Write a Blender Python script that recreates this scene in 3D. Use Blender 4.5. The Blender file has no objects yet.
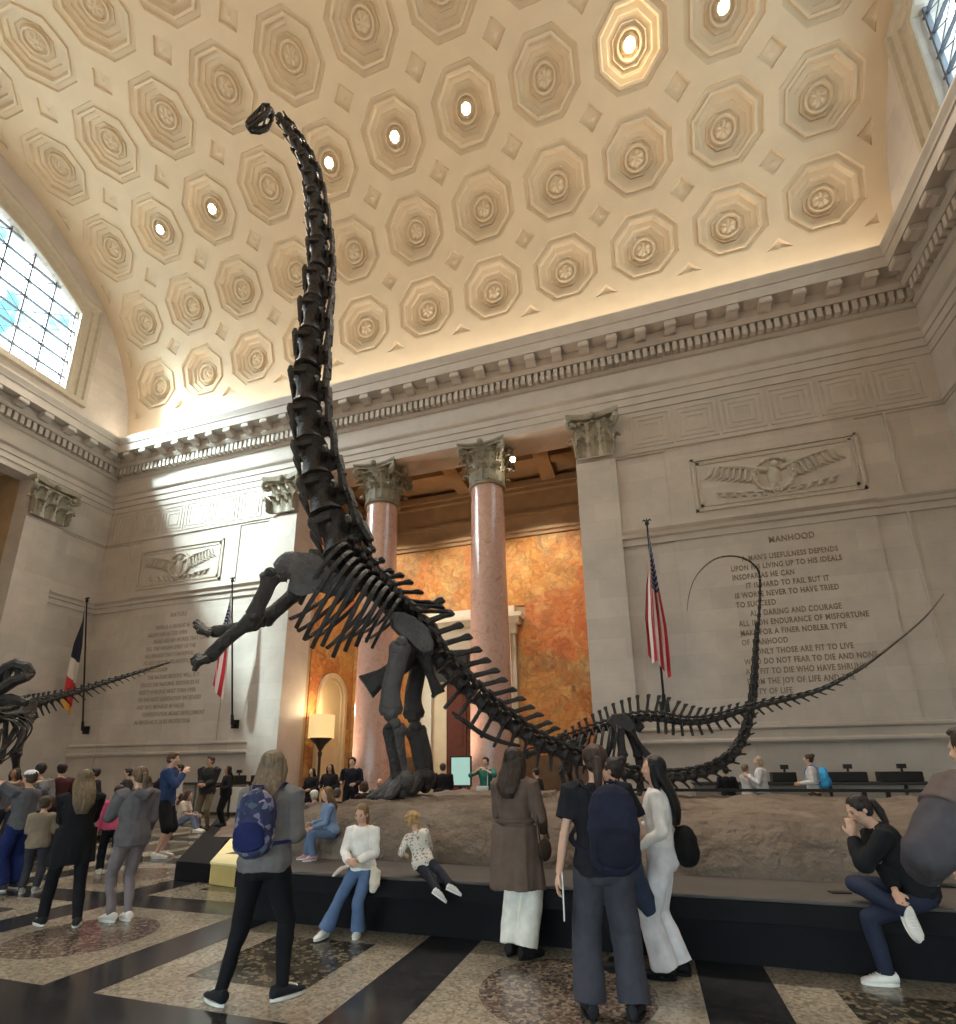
import bpy, bmesh, math, random
from mathutils import Vector, Matrix, noise
V = Vector
PI = math.pi
rnd = random.Random(7)
SC = bpy.context.scene
COL = SC.collection

# ------------------------------------------------------------------ camera model (measured from the photograph)
FX, CX, CY = 526.425, 472.489, 626.717
YAW, PIT, ROL = 0.30762, 0.26491, -0.0082982
CAM = V((7.972, -18.72, 1.6))
_r0 = V((math.cos(YAW), math.sin(YAW), 0)); _f0 = V((-math.sin(YAW), math.cos(YAW), 0)); _u0 = V((0, 0, 1))
FWD = _f0 * math.cos(PIT) + _u0 * math.sin(PIT)
_up = -_f0 * math.sin(PIT) + _u0 * math.cos(PIT)
RGT = _r0 * math.cos(ROL) + _up * math.sin(ROL)
UPV = -_r0 * math.sin(ROL) + _up * math.cos(ROL)
def ray(u, v): return RGT * ((u - CX) / FX) - UPV * ((v - CY) / FX) + FWD
def at(u, v, ax, val):
    d = ray(u, v); return CAM + d * ((val - CAM[ax]) / d[ax])
def aty(u, v, y): return at(u, v, 1, y)
def atz(u, v, z): return at(u, v, 2, z)
def pln(u, v, P0, n):
    d = ray(u, v); return CAM + d * ((P0 - CAM).dot(n) / d.dot(n))
def proj(P):
    q = P - CAM; z = q.dot(FWD)
    return CX + FX * q.dot(RGT) / z, CY - FX * q.dot(UPV) / z, z
def height_at(x, y, v):
    """height of the point above (x, y) that stands at picture row v"""
    lo, hi = -1.0, 40.0
    for _ in range(40):
        m = (lo + hi) / 2
        if proj(V((x, y, m)))[1] > v: lo = m
        else: hi = m
    return (lo + hi) / 2

# ------------------------------------------------------------------ materials
def srgb(r, g, b):
    f = lambda c: (c / 12.92 if c <= 0.04045 else ((c + 0.055) / 1.055) ** 2.4)
    return (f(r / 255), f(g / 255), f(b / 255), 1)
def new_mat(name):
    m = bpy.data.materials.new(name); m.use_nodes = True
    nt = m.node_tree; b = nt.nodes['Principled BSDF']
    return m, nt, b
def N(nt, t, **kw):
    n = nt.nodes.new(t)
    for k, v in kw.items():
        if k in n.inputs: n.inputs[k].default_value = v
        else: setattr(n, k, v)
    return n
def ramp(nt, fac, stops, interp='LINEAR'):
    r = nt.nodes.new('ShaderNodeValToRGB'); r.color_ramp.interpolation = interp
    els = r.color_ramp.elements
    while len(els) > 1: els.remove(els[-1])
    els[0].position, els[0].color = stops[0]
    for p, c in stops[1:]:
        e = els.new(p); e.color = c
    nt.links.new(fac, r.inputs[0]); return r
def mulc(c, k): return (c[0] * k, c[1] * k, c[2] * k, 1)
def mat(name, c, rough=0.7, scale=6.0, var=0.12, bump=0.15, metal=0.0, spec=0.4, bscale=None, bdist=0.01):
    """coloured material with a soft noise variation and a fine bump"""
    m, nt, b = new_mat(name)
    tc = N(nt, 'ShaderNodeTexCoord')
    no = N(nt, 'ShaderNodeTexNoise', Scale=scale, Detail=5.0)
    nt.links.new(tc.outputs['Object'], no.inputs['Vector'])
    r = ramp(nt, no.outputs['Fac'], [(0.3, mulc(c, 1 - var)), (0.7, mulc(c, 1 + var))])
    nt.links.new(r.outputs[0], b.inputs['Base Color'])
    b.inputs['Roughness'].default_value = rough; b.inputs['Metallic'].default_value = metal
    b.inputs['Specular IOR Level'].default_value = spec
    if bump:
        n2 = N(nt, 'ShaderNodeTexNoise', Scale=bscale or scale * 5, Detail=4.0)
        nt.links.new(tc.outputs['Object'], n2.inputs['Vector'])
        bp = N(nt, 'ShaderNodeBump', Strength=bump, Distance=bdist)
        nt.links.new(n2.outputs['Fac'], bp.inputs['Height']); nt.links.new(bp.outputs[0], b.inputs['Normal'])
    return m
def emat(name, c, s):
    m, nt, b = new_mat(name)
    b.inputs['Base Color'].default_value = c
    b.inputs['Emission Color'].default_value = c; b.inputs['Emission Strength'].default_value = s
    return m
_cc = {}
def cloth(rgb, rough=0.85, var=0.15):
    k = (rgb, rough, var)
    if k not in _cc:
        _cc[k] = mat('fabric_%02x%02x%02x' % rgb, srgb(*rgb), rough, 9, var, 0.25, spec=0.15, bscale=60, bdist=0.004)
    return _cc[k]

# ------------------------------------------------------------------ mesh building
class MB:
    def __init__(s): s.v = []; s.f = []; s.m = []; s.uv = None
    def add(s, vs, fs, mi=0):
        b = len(s.v); s.v += [V(x) for x in vs]
        s.f += [tuple(b + i for i in f) for f in fs]; s.m += [mi] * len(fs)
    def box(s, lo, hi, mi=0):
        x0, y0, z0 = lo; x1, y1, z1 = hi
        s.add([(x0,y0,z0),(x1,y0,z0),(x1,y1,z0),(x0,y1,z0),(x0,y0,z1),(x1,y0,z1),(x1,y1,z1),(x0,y1,z1)],
              [(3,2,1,0),(4,5,6,7),(0,1,5,4),(1,2,6,5),(2,3,7,6),(3,0,4,7)], mi)
    def obox(s, c, X, Y, Z, mi=0):
        """box about c with half-axis vectors X, Y, Z"""
        vs = [c + X*a + Y*b_ + Z*d for d in (-1,1) for a, b_ in ((-1,-1),(1,-1),(1,1),(-1,1))]
        s.add(vs, [(3,2,1,0),(4,5,6,7),(0,1,5,4),(1,2,6,5),(2,3,7,6),(3,0,4,7)], mi)
    def loft(s, rings, cap=True, closed=True, mi=0):
        n = len(rings[0]); b = []
        vs = [p for r in rings for p in r]; fs = []
        for i in range(len(rings) - 1):
            for j in range(n if closed else n - 1):
                k = (j + 1) % n
                fs.append((i*n+j, i*n+k, (i+1)*n+k, (i+1)*n+j))
        if cap:
            fs.append(tuple(range(n - 1, -1, -1))); L = (len(rings) - 1) * n
            fs.append(tuple(L + j for j in range(n)))
        s.add(vs, fs, mi)
    def tube(s, pts, rs, seg=8, mi=0, flat=1.0, ref=None, cap=True):
        """tube through pts with radii rs; flat squashes it across ref"""
        pts = [V(p) for p in pts]
        if not hasattr(rs, '__len__'): rs = [rs] * len(pts)
        rings = []; px = None
        for i, p in enumerate(pts):
            t = (pts[min(i+1, len(pts)-1)] - pts[max(i-1, 0)]).normalized()
            if px is None:
                a = V(ref) if ref is not None else (V((0,0,1)) if abs(t.z) < .9 else V((1,0,0)))
                px = (a - t * a.dot(t)).normalized()
            else:
                px = (px - t * px.dot(t)).normalized()
            py = t.cross(px)
            r = rs[i]
            rings.append([p + px * (math.cos(2*PI*k/seg) * r * flat) + py * (math.sin(2*PI*k/seg) * r) for k in range(seg)])
        s.loft(rings, cap, mi=mi)
    def ell(s, c, rx, ry, rz, R=None, seg=12, rows=8, mi=0):
        c = V(c); R = R or Matrix.Identity(3)
        vs = [c + R @ V((0, 0, -rz))]
        for i in range(1, rows):
            a = -PI/2 + PI * i / rows
            for k in range(seg):
                b = 2*PI*k/seg
                vs.append(c + R @ V((rx*math.cos(a)*math.cos(b), ry*math.cos(a)*math.sin(b), rz*math.sin(a))))
        vs.append(c + R @ V((0, 0, rz))); fs = []
        for k in range(seg):
            fs.append((0, 1 + (k+1) % seg, 1 + k))
            for i in range(rows - 2):
                a0 = 1 + i*seg
                fs.append((a0+k, a0+(k+1) % seg, a0+seg+(k+1) % seg, a0+seg+k))
            L = 1 + (rows-2)*seg
            fs.append((L+k, L+(k+1) % seg, len(vs)-1))
        s.add(vs, fs, mi)
    def lathe(s, prof, c=(0,0,0), seg=32, mi=0, cap=True):
        c = V(c)
        s.loft([[c + V((r*math.cos(2*PI*k/seg), r*math.sin(2*PI*k/seg), z)) for k in range(seg)] for r, z in prof], cap, mi=mi)
    def sheet(s, grid, th=0.0, mi=0):
        """grid[i][j] of points; th > 0 gives it thickness along its normals"""
        n, m = len(grid), len(grid[0])
        fs = [(i*m+j, i*m+j+1, (i+1)*m+j+1, (i+1)*m+j) for i in range(n-1) for j in range(m-1)]
        vs = [V(p) for r in grid for p in r]
        if th:
            nr = [V((0,0,0)) for _ in vs]
            for f in fs:
                q = (vs[f[2]]-vs[f[0]]).cross(vs[f[3]]-vs[f[1]])
                for i in f: nr[i] += q
            K = len(vs)
            vs2 = [p - (q.normalized() if q.length > 0 else q)*th for p, q in zip(vs, nr)]
            ed = [(j) for j in range(m)] + [i*m+m-1 for i in range(1, n)] + [(n-1)*m+j for j in range(m-2, -1, -1)] + [i*m for i in range(n-2, 0, -1)]
            fs2 = [tuple(K+i for i in reversed(f)) for f in fs]
            fs3 = [(ed[(i+1) % len(ed)], ed[i], K+ed[i], K+ed[(i+1) % len(ed)]) for i in range(len(ed))]
            s.add(vs + vs2, fs + fs2 + fs3, mi)
        else:
            s.add(vs, fs, mi)
    def mesh(s, name, mats, smooth=True, bevel=0, fix=True):
        me = bpy.data.meshes.new(name)
        me.from_pydata([tuple(p) for p in s.v], [], s.f)
        if not isinstance(mats, (list, tuple)): mats = [mats]
        for m in mats: me.materials.append(m)
        if len(mats) > 1: me.polygons.foreach_set('material_index', s.m)
        if fix or bevel:
            bm = bmesh.new(); bm.from_mesh(me)
            if fix: bmesh.ops.recalc_face_normals(bm, faces=bm.faces)
            if bevel:
                es = [e for e in bm.edges if len(e.link_faces) == 2 and e.calc_face_angle(0) > 0.6]
                bmesh.ops.bevel(bm, geom=es, offset=bevel, segments=2, profile=0.5, affect='EDGES')
            bm.to_mesh(me); bm.free()
        if smooth:
            me.polygons.foreach_set('use_smooth', [True] * len(me.polygons))
            try: me.set_sharp_from_angle(angle=math.radians(38))
            except Exception: pass
        return me
    def obj(s, name, mats, parent=None, smooth=True, bevel=0, loc=None, fix=True):
        o = bpy.data.objects.new(name, s.mesh(name, mats, smooth, bevel, fix)); COL.objects.link(o)
        if parent is not None: o.parent = parent
        if loc is not None: o.location = loc
        return o
def tag(o, label=None, cat=None, group=None, kind=None):
    if label: o['label'] = label
    if cat: o['category'] = cat
    if group: o['group'] = group
    if kind: o['kind'] = kind
    return o
def thing(name, loc, label, cat, group=None, rz=0.0):
    o = bpy.data.objects.new(name, None); COL.objects.link(o)
    o.location = loc; o.rotation_euler.z = rz; o.empty_display_size = 0.2
    return tag(o, label, cat, group)
def struct(mb, name, mats, smooth=False, bevel=0, fix=True):
    return tag(mb.obj(name, mats, smooth=smooth, bevel=bevel, fix=fix), kind='structure')
def copy_tree(o, parent=None):
    c = o.copy(); COL.objects.link(c); c.parent = parent
    for ch in list(o.children): copy_tree(ch, c)
    return c
def dup(o, loc, label, rz=None, group=None):
    c = copy_tree(o); c.location = loc; c['label'] = label
    if rz is not None: c.rotation_euler.z = rz
    if group: c['group'] = group
    return c
def crv(pts, n):
    """n points along a smooth curve through pts, evenly spaced"""
    pts = [V(p) for p in pts]; P = [pts[0]*2 - pts[1]] + pts + [pts[-1]*2 - pts[-2]]; out = []
    for i in range(1, len(P) - 2):
        p0, p1, p2, p3 = P[i-1], P[i], P[i+1], P[i+2]
        for k in range(12):
            t = k / 12
            out.append(0.5*((2*p1) + (p2-p0)*t + (2*p0-5*p1+4*p2-p3)*t*t + (3*p1-p0-3*p2+p3)*t**3))
    out.append(pts[-1])
    L = [0]
    for a, b in zip(out, out[1:]): L.append(L[-1] + (b-a).length)
    res = []; j = 0
    for k in range(n):
        s = L[-1]*k/(n-1)
        while j < len(L)-2 and L[j+1] < s: j += 1
        d = L[j+1]-L[j]
        res.append(out[j].lerp(out[j+1], (s-L[j])/d if d > 1e-9 else 0))
    return res, L[-1]
def lerp(a, b, t): return a + (b-a)*t
def interp(tab, t):
    """piecewise linear look-up in [(t, value)]"""
    if t <= tab[0][0]: return tab[0][1]
    for (a, x), (b, y) in zip(tab, tab[1:]):
        if t <= b: return x + (y-x)*(t-a)/(b-a)
    return tab[-1][1]
def remesh(mb, vox, sm=2, fold=None):
    """one continuous skin over the overlapping shapes of mb"""
    me = bpy.data.meshes.new('tmp'); me.from_pydata([tuple(p) for p in mb.v], [], mb.f)
    bm = bmesh.new(); bm.from_mesh(me); bmesh.ops.recalc_face_normals(bm, faces=bm.faces); bm.to_mesh(me); bm.free()
    o = bpy.data.objects.new('tmp', me); COL.objects.link(o)
    r = o.modifiers.new('r', 'REMESH'); r.mode = 'VOXEL'; r.voxel_size = vox; r.use_smooth_shade = True
    if sm:
        q = o.modifiers.new('s', 'SMOOTH'); q.factor = 0.5; q.iterations = sm
    dg = bpy.context.evaluated_depsgraph_get()
    out = bpy.data.meshes.new_from_object(o.evaluated_get(dg))
    bpy.data.objects.remove(o); bpy.data.meshes.remove(me)
    if fold:
        amp, fxy, fz = fold
        nn = [v.normal.copy() for v in out.vertices]
        for v, q in zip(out.vertices, nn):
            c = v.co
            w_ = V((c.x*fxy, c.y*fxy, c.z*fz))
            v.co = c + q * (amp * (noise.noise(w_) + .55*noise.noise(w_*2.3)))
    out.polygons.foreach_set('use_smooth', [True]*len(out.polygons))
    return out
def mobj(name, me, m, parent=None):
    me.name = name
    me.materials.clear()
    for x in (m if isinstance(m, (list, tuple)) else [m]): me.materials.append(x)
    o = bpy.data.objects.new(name, me); COL.objects.link(o)
    if parent is not None: o.parent = parent
    return o
# ================================================================== ROOM
XL, XR, YF = -18.33, 18.27, -20.8
VR, VZ, VY = 10.4, 19.4, -10.4          # barrel vault: radius, springing height, axis
Z_ARC, Z_FRZ, Z_COR = 14.98, 16.03, 16.9

def stone_mat(name, c, bw=1.5, bh=0.75, rough=0.62, mortar=0.86, var=0.07):
    m, nt, b = new_mat(name)
    g = N(nt, 'ShaderNodeNewGeometry')
    sep = N(nt, 'ShaderNodeSeparateXYZ'); nt.links.new(g.outputs['Position'], sep.inputs[0])
    ad = N(nt, 'ShaderNodeMath', operation='ADD'); nt.links.new(sep.outputs[0], ad.inputs[0]); nt.links.new(sep.outputs[1], ad.inputs[1])
    cb = N(nt, 'ShaderNodeCombineXYZ'); nt.links.new(ad.outputs[0], cb.inputs[0]); nt.links.new(sep.outputs[2], cb.inputs[1])
    br = N(nt, 'ShaderNodeTexBrick', Scale=1.0)
    br.inputs['Brick Width'].default_value = bw; br.inputs['Row Height'].default_value = bh
    br.inputs['Mortar Size'].default_value = 0.006; br.inputs['Mortar Smooth'].default_value = 0.3
    br.inputs['Color1'].default_value = mulc(c, 1 - var); br.inputs['Color2'].default_value = mulc(c, 1 + var)
    br.inputs['Mortar'].default_value = mulc(c, mortar)
    nt.links.new(cb.outputs[0], br.inputs['Vector'])
    no = N(nt, 'ShaderNodeTexNoise', Scale=0.8, Detail=8.0, Roughness=0.65); nt.links.new(g.outputs['Position'], no.inputs['Vector'])
    r = ramp(nt, no.outputs['Fac'], [(0.3, (0.86, 0.86, 0.86, 1)), (0.7, (1.1, 1.09, 1.07, 1))])
    mx = N(nt, 'ShaderNodeMix', data_type='RGBA', blend_type='MULTIPLY'); mx.inputs[0].default_value = 1
    nt.links.new(br.outputs[0], mx.inputs[6]); nt.links.new(r.outputs[0], mx.inputs[7])
    nt.links.new(mx.outputs[2], b.inputs['Base Color'])
    b.inputs['Roughness'].default_value = rough
    n2 = N(nt, 'ShaderNodeTexNoise', Scale=14.0, Detail=5.0); nt.links.new(g.outputs['Position'], n2.inputs['Vector'])
    bp = N(nt, 'ShaderNodeBump', Strength=0.15, Distance=0.02); nt.links.new(n2.outputs['Fac'], bp.inputs['Height'])
    nt.links.new(bp.outputs[0], b.inputs['Normal'])
    return m
STONE = stone_mat('limestone_blocks', srgb(190, 181, 173))
STONE2 = mat('limestone_moulding', srgb(190, 182, 174), 0.6, 2.0, 0.06, 0.1)
PLASTER = mat('vault_plaster', srgb(208, 190, 163), 0.75, 1.2, 0.04, 0.08)
LUNETTE = mat('lunette_plaster', srgb(196, 178, 152), 0.75, 1.2, 0.05, 0.08)
CAPM = mat('capital_stone', srgb(150, 144, 128), 0.6, 5.0, 0.2, 0.3)
NICHEW = mat('niche_stone', srgb(166, 140, 108), 0.7, 2.0, 0.1, 0.1)

# ---------------------------------------------------------------- floor: terrazzo bays with dark bands, discs and squares
def terrazzo(name, base, chips, rough, scale=40):
    m, nt, b = new_mat(name)
    g = N(nt, 'ShaderNodeNewGeometry')
    vo = N(nt, 'ShaderNodeTexVoronoi', Scale=scale); nt.links.new(g.outputs['Position'], vo.inputs['Vector'])
    sp = N(nt, 'ShaderNodeSeparateColor'); nt.links.new(vo.outputs['Color'], sp.inputs[0])
    st = [(i / len(chips), c) for i, c in enumerate(chips)]
    r = ramp(nt, sp.outputs[0], st, 'CONSTANT')
    no = N(nt, 'ShaderNodeTexNoise', Scale=1.7, Detail=6.0); nt.links.new(g.outputs['Position'], no.inputs['Vector'])
    r2 = ramp(nt, no.outputs['Fac'], [(0.3, (0.82, 0.82, 0.82, 1)), (0.7, (1.12, 1.12, 1.12, 1))])
    mx = N(nt, 'ShaderNodeMix', data_type='RGBA', blend_type='MULTIPLY'); mx.inputs[0].default_value = 1
    nt.links.new(r.outputs[0], mx.inputs[6]); nt.links.new(r2.outputs[0], mx.inputs[7])
    nt.links.new(mx.outputs[2], b.inputs['Base Color'])
    r3 = ramp(nt, no.outputs['Fac'], [(0.3, (rough*.7,)*3 + (1,)), (0.7, (rough*1.3,)*3 + (1,))])
    nt.links.new(r3.outputs[0], b.inputs['Roughness'])
    b.inputs['Specular IOR Level'].default_value = 0.5
    return m
T_BEIGE = terrazzo('terrazzo_beige', 0, [srgb(148,140,126), srgb(134,126,113), srgb(157,149,135), srgb(121,113,101), srgb(144,136,122)], 0.19)
T_DARK = terrazzo('terrazzo_black', 0, [srgb(42,43,46), srgb(50,50,53), srgb(37,38,42), srgb(56,55,57)], 0.16)
T_DISC = terrazzo('terrazzo_disc', 0, [srgb(96,86,80), srgb(120,108,98), srgb(74,68,66), srgb(140,126,110), srgb(88,74,70)], 0.2)
T_SQ = terrazzo('terrazzo_square', 0, [srgb(84,78,66), srgb(58,56,50), srgb(112,104,88), srgb(70,66,58), srgb(40,40,38)], 0.2, 30)
fl = MB()
fl.box((XL - 3, YF - 15.5, -0.3), (XR + 3, 7.0, 0.0), 0)
Z1 = 0.0012
PX, X0, PW = 2.445, 3.325, 0.532
PY = 2.62
ys = [-15.8 + PY * k for k in range(-1, 7)]
xs = [X0 + PX * k for k in range(-9, 7)]
def quad(x0, y0, x1, y1, mi, z=Z1): fl.add([(x0,y0,z),(x1,y0,z),(x1,y1,z),(x0,y1,z)], [(0,1,2,3)], mi)
for y in ys: quad(xs[0], y, xs[-1] + PW, y + PW, 1, 0.001)
for x in xs:
    for y in ys: quad(x, y + PW, x + PW, y + PY, 1, 0.001)
for i, x in enumerate(xs[:-1]):
    for j, y in enumerate(ys):
        cx, cy = x + PW + (PX - PW)/2, y + PW + (PY - PW)/2
        if (i + j) % 2 == 1:
            n = 32; fl.add([(cx + .655*math.cos(2*PI*k/n), cy + .7*math.sin(2*PI*k/n), Z1) for k in range(n)], [tuple(range(n))], 2)
        else: quad(cx - .55, cy - .58, cx + .55, cy + .58, 3)
struct(fl, 'floor', [T_BEIGE, T_DARK, T_DISC, T_SQ], fix=False)

# ---------------------------------------------------------------- back wall with the opening of the columned niche
NX = 6.37
w = MB()
w.box((XL - .8, 0, 0), (-NX, 1.5, 19.6)); w.box((NX, 0, 0), (XR + .8, 1.5, 19.6)); w.box((-NX, 0, Z_ARC), (NX, 1.5, 19.6))
struct(w, 'wall_back', STONE)
# front wall behind the visitors, with a wide opening added to admit daylight
w = MB()
w.box((XL - .8, YF - .8, 0), (-6.0, YF, 19.6)); w.box((17.0, YF - .8, 0), (XR + .8, YF, 19.6)); w.box((-6.0, YF - .8, 4.8), (17.0, YF, 19.6))
w.box((-8.0, YF - 12.5, 4.8), (19.0, YF - .8, 5.3)); w.box((-9.0, YF - 12.5, 0), (-8.0, YF - .8, 5.3))  # unseen portico roof and side wall, added to block sun at the opening
struct(w, 'wall_front', STONE)

# side walls: block below the cornice (left one with a niche opening), arched wall with a window above
SILL, JAMB, CROWN, HW = 20.15, 24.95, 27.3, 6.85       # window of the lunette
def arch_z(y):
    # segmental arch of the window head
    k = (CROWN - JAMB); R = (HW*HW + k*k) / (2*k); t = y - VY
    return CROWN - R + math.sqrt(max(0, R*R - t*t))
def vault_z(y): return VZ + math.sqrt(max(0, VR*VR - (y - VY)**2))
def lunette(mb, x0, x1):
    """wall above the cornice up to the vault, pierced by the arched window"""
    n = 48; top = VR + .3
    yy = sorted(set([VY - top + 2*top*i/n for i in range(n+1)] + [VY - HW, VY + HW]))
    for a, b in zip(yy, yy[1:]):
        za, zb = (VZ + math.sqrt(max(0, top*top - (q - VY)**2)) for q in (a, b))
        inside = a >= VY - HW - 1e-6 and b <= VY + HW + 1e-6
        pieces = [((18.0, 18.0), (za, zb))] if not inside else [((18.0, 18.0), (SILL, SILL)), ((arch_z(a), arch_z(b)), (za, zb))]
        for (l0, l1), (h0, h1) in pieces:
            mb.add([(x0,a,l0),(x0,b,l1),(x0,b,h1),(x0,a,h0),(x1,a,l0),(x1,b,l1),(x1,b,h1),(x1,a,h0)],
                   [(0,1,2,3),(7,6,5,4),(0,4,5,1),(3,2,6,7),(0,3,7,4),(1,5,6,2)])
for side, nm, xa, xb in ((-1, 'left', XL - .8, XL), (1, 'right', XR, XR + .8)):
    w = MB()
    if side < 0:
        w.box((xa, -4.0, 0), (xb, 0.0, 18.0)); w.box((xa, YF, 0), (xb, -16.8, 18.0)); w.box((xa, -16.8, Z_ARC), (xb, -4.0, 18.0))
    else: w.box((xa, YF, 0), (xb, 0.0, 18.0))
    lunette(w, xa, xb)
    struct(w, 'wall_' + nm, STONE)
# recess behind the opening of the left wall
w = MB()
w.box((XL - 4.6, -16.8, 0), (XL - 4.2, -4.0, 15.5)); w.box((XL - 4.6, -4.0, 0), (XL - .8, -3.6, 15.5)); w.box((XL - 4.6, -17.2, 0), (XL - .8, -16.8, 15.5)); w.box((XL - 4.6, -17.2, 15.5), (XL - .8, -3.6, 15.9))
struct(w, 'wall_left_recess', NICHEW)

# ---------------------------------------------------------------- coffered barrel vault
TU = 3.24; TA = math.radians(18.25); A0 = math.radians(17.0)
HU, HV = TU/2, TA*VR/2
def tile():
    bm = bmesh.new()
    n = 24; ph = [math.radians(7.5 + 15*k) for k in range(n)]
    def octr(p):
        q = (p % (PI/4)); q = q - PI/8 if False else q
        m = ((p + PI/8) % (PI/4)) - PI/8
        return 1/math.cos(m)
    prof = [(1.36,0,1),(1.33,.10,1),(1.17,.12,1),(1.14,.03,1),(1.05,.04,1),(1.0,.22,1),(.82,.23,1),(.79,.33,1),(.62,.34,1),(.60,.28,1),(.56,.35,1),
            (.5,.38,0),(.48,.38,0),(.455,.24,0),(.40,.23,0),(.37,.36,0),(.33,.36,0)]
    rings = []
    for a, d, o in prof:
        rings.append([bm.verts.new((a*(octr(p) if o else 1)*math.cos(p), a*(octr(p) if o else 1)*math.sin(p), d)) for p in ph])
    for k in (.27, .2, .1):                                   # rosette petals
        rings.append([bm.verts.new((k*math.cos(p), k*math.sin(p), .30 - .05*(k < .25) + .045*math.cos(6*p))) for p in ph])
    for a, b in zip(rings, rings[1:]):
        for k in range(n): bm.faces.new((a[k], a[(k+1) % n], b[(k+1) % n], b[k]))
    bm.faces.new(rings[-1])
    # flat ground around the octagon, with a quarter of the sunk lozenge in each corner
    O = rings[0]; h = 1.36; c = h*math.tan(PI/8)
    E = {}
    def vt(x, y, z=0):
        k = (round(x, 4), round(y, 4), round(z, 4))
        if k not in E: E[k] = bm.verts.new((x, y, z))
        return E[k]
    idx = lambda deg: int(round((deg - 7.5)/15)) % n
    for q in range(4):
        a = q*PI/2
        def rt(x, y):
            x2, y2 = x*math.cos(a) - y*math.sin(a), x*math.sin(a) + y*math.cos(a)
            return x2, y2
        hu, hv = (HU, HV) if q % 2 == 0 else (HV, HU)
        # side strip facing +x of the turned frame
        s = [O[idx(math.degrees(a) + d)] for d in (-22.5, -7.5, 7.5, 22.5)]
        e0, e1 = vt(*rt(hu, -c)), vt(*rt(hu, c))
        bm.faces.new((s[0], e0, e1, s[3], s[2], s[1]))
        d = .47
        lo, hi = s[3], O[idx(math.degrees(a) + 67.5)]
        mid = [O[idx(math.degrees(a) + t)] for t in (37.5, 52.5)]
        p1, p2 = vt(*rt(hu, hv - d)), vt(*rt(hu - d, hv)); e2 = vt(*rt(c, hv))
        bm.faces.new((lo, e1, p1, p2, e2, hi, mid[1], mid[0]))
        d2 = .42; d3 = .2
        r1, r2 = vt(*rt(hu, hv - d2), .11), vt(*rt(hu - d2, hv), .11)
        bm.faces.new((p1, r1, r2, p2))
        t1, t2 = vt(*rt(hu, hv - d3), .11), vt(*rt(hu - d3, hv), .11); bm.faces.new((r1, t1, t2, r2))
        cc = vt(*rt(hu, hv), .03); bm.faces.new((t1, cc, t2))
    for k in range(1, 8):
        y = -HV + 2*HV*k/8
        bmesh.ops.bisect_plane(bm, geom=bm.verts[:] + bm.edges[:] + bm.faces[:], plane_co=(0, y, 0), plane_no=(0, 1, 0), dist=1e-5)
    bmesh.ops.triangulate(bm, faces=[f for f in bm.faces if len(f.verts) > 4])
    bm.verts.index_update()
    vs = [v.co.copy() for v in bm.verts]; fs = [tuple(v.index for v in f.verts) for f in bm.faces]
    bm.free(); return vs, fs
def bend(x, ang, d): return V((x, VY + (VR + d)*math.cos(ang), VZ + (VR + d)*math.sin(ang)))
tv, tf = tile()
vb = MB()
for i in range(-5, 6):
    for k in range(9):
        vb.add([bend(TU*i + p.x, A0 + TA*k + p.y/VR, p.z) for p in tv], tf)
a_lo, a_hi = A0 - TA/2, A0 + TA*8.5
for ra, rb in ((0.0, a_lo), (a_hi, PI)):
    for x0, x1 in ((XL - .3, -5.5*TU), (-5.5*TU, 5.5*TU), (5.5*TU, XR + .3)):
        aa = [ra + (rb - ra)*t/6 for t in range(7)]
        vb.sheet([[bend(x, a, 0) for x in (x0, x1)] for a in aa])
for x0, x1 in ((XL - .3, -5.5*TU), (5.5*TU, XR + .3)):
    vb.sheet([[bend(x, a_lo + (a_hi - a_lo)*t/72, 0) for x in (x0, x1)] for t in range(73)])
for x in (-5.5*TU, 5.5*TU): vb.sheet([[bend(x, a_lo + (a_hi - a_lo)*t/72, d) for d in (0, .2)] for t in range(73)])
for a in (a_lo, a_hi): vb.sheet([[bend(x, a, d) for d in (0, .2)] for x in (-5.5*TU, 5.5*TU)])
o = struct(vb, 'ceiling', PLASTER, smooth=True, fix=False)

# ---------------------------------------------------------------- entablature around the three walls
def sweep(mb, prof, mi=0, ends=True):
    """profile [(distance from wall, height)] swept along right, back and left wall with mitred corners"""
    path = []
    for d, z in prof:
        path.append([V((XR - d, YF, z)), V((XR - d, -d, z)), V((XL + d, -d, z)), V((XL + d, YF, z))])
    mb.sheet([[path[j][i] for j in range(len(prof))] for i in range(4)], mi=mi)
t = MB()
sweep(t, [(0, 14.98), (.04, 14.98), (.04, 15.27), (.09, 15.29), (.09, 15.58), (.14, 15.60), (.14, 15.86), (.24, 15.96), (.26, 16.03), (.06, 16.03), (.06, 16.9)])
struct(t, 'trim_1', STONE2, fix=False)['label'] = 'stone architrave and plain frieze'
t = MB()
sweep(t, [(.06, 16.88), (.14, 16.92), (.2, 17.02), (.22, 17.47), (.46, 17.47), (.52, 17.56), (.56, 17.62), (.56, 17.95), (1.06, 17.95), (1.06, 18.36), (1.1, 18.38), (1.12, 18.46), (1.2, 18.66), (1.2, 18.74), (0, 18.80)])
def brackets(f):
    n = int((XR - XL)/1.08)
    for k in range(n + 1):
        f(V(((k - n/2)*1.08, 0, 0)), V((1, 0, 0)), V((0, -1, 0)))
    m = int(-YF/1.08)
    for k in range(m):
        y = -1.24 - k*1.08
        f(V((XL, y, 0)), V((0, 1, 0)), V((1, 0, 0))); f(V((XR, y, 0)), V((0, 1, 0)), V((-1, 0, 0)))
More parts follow.
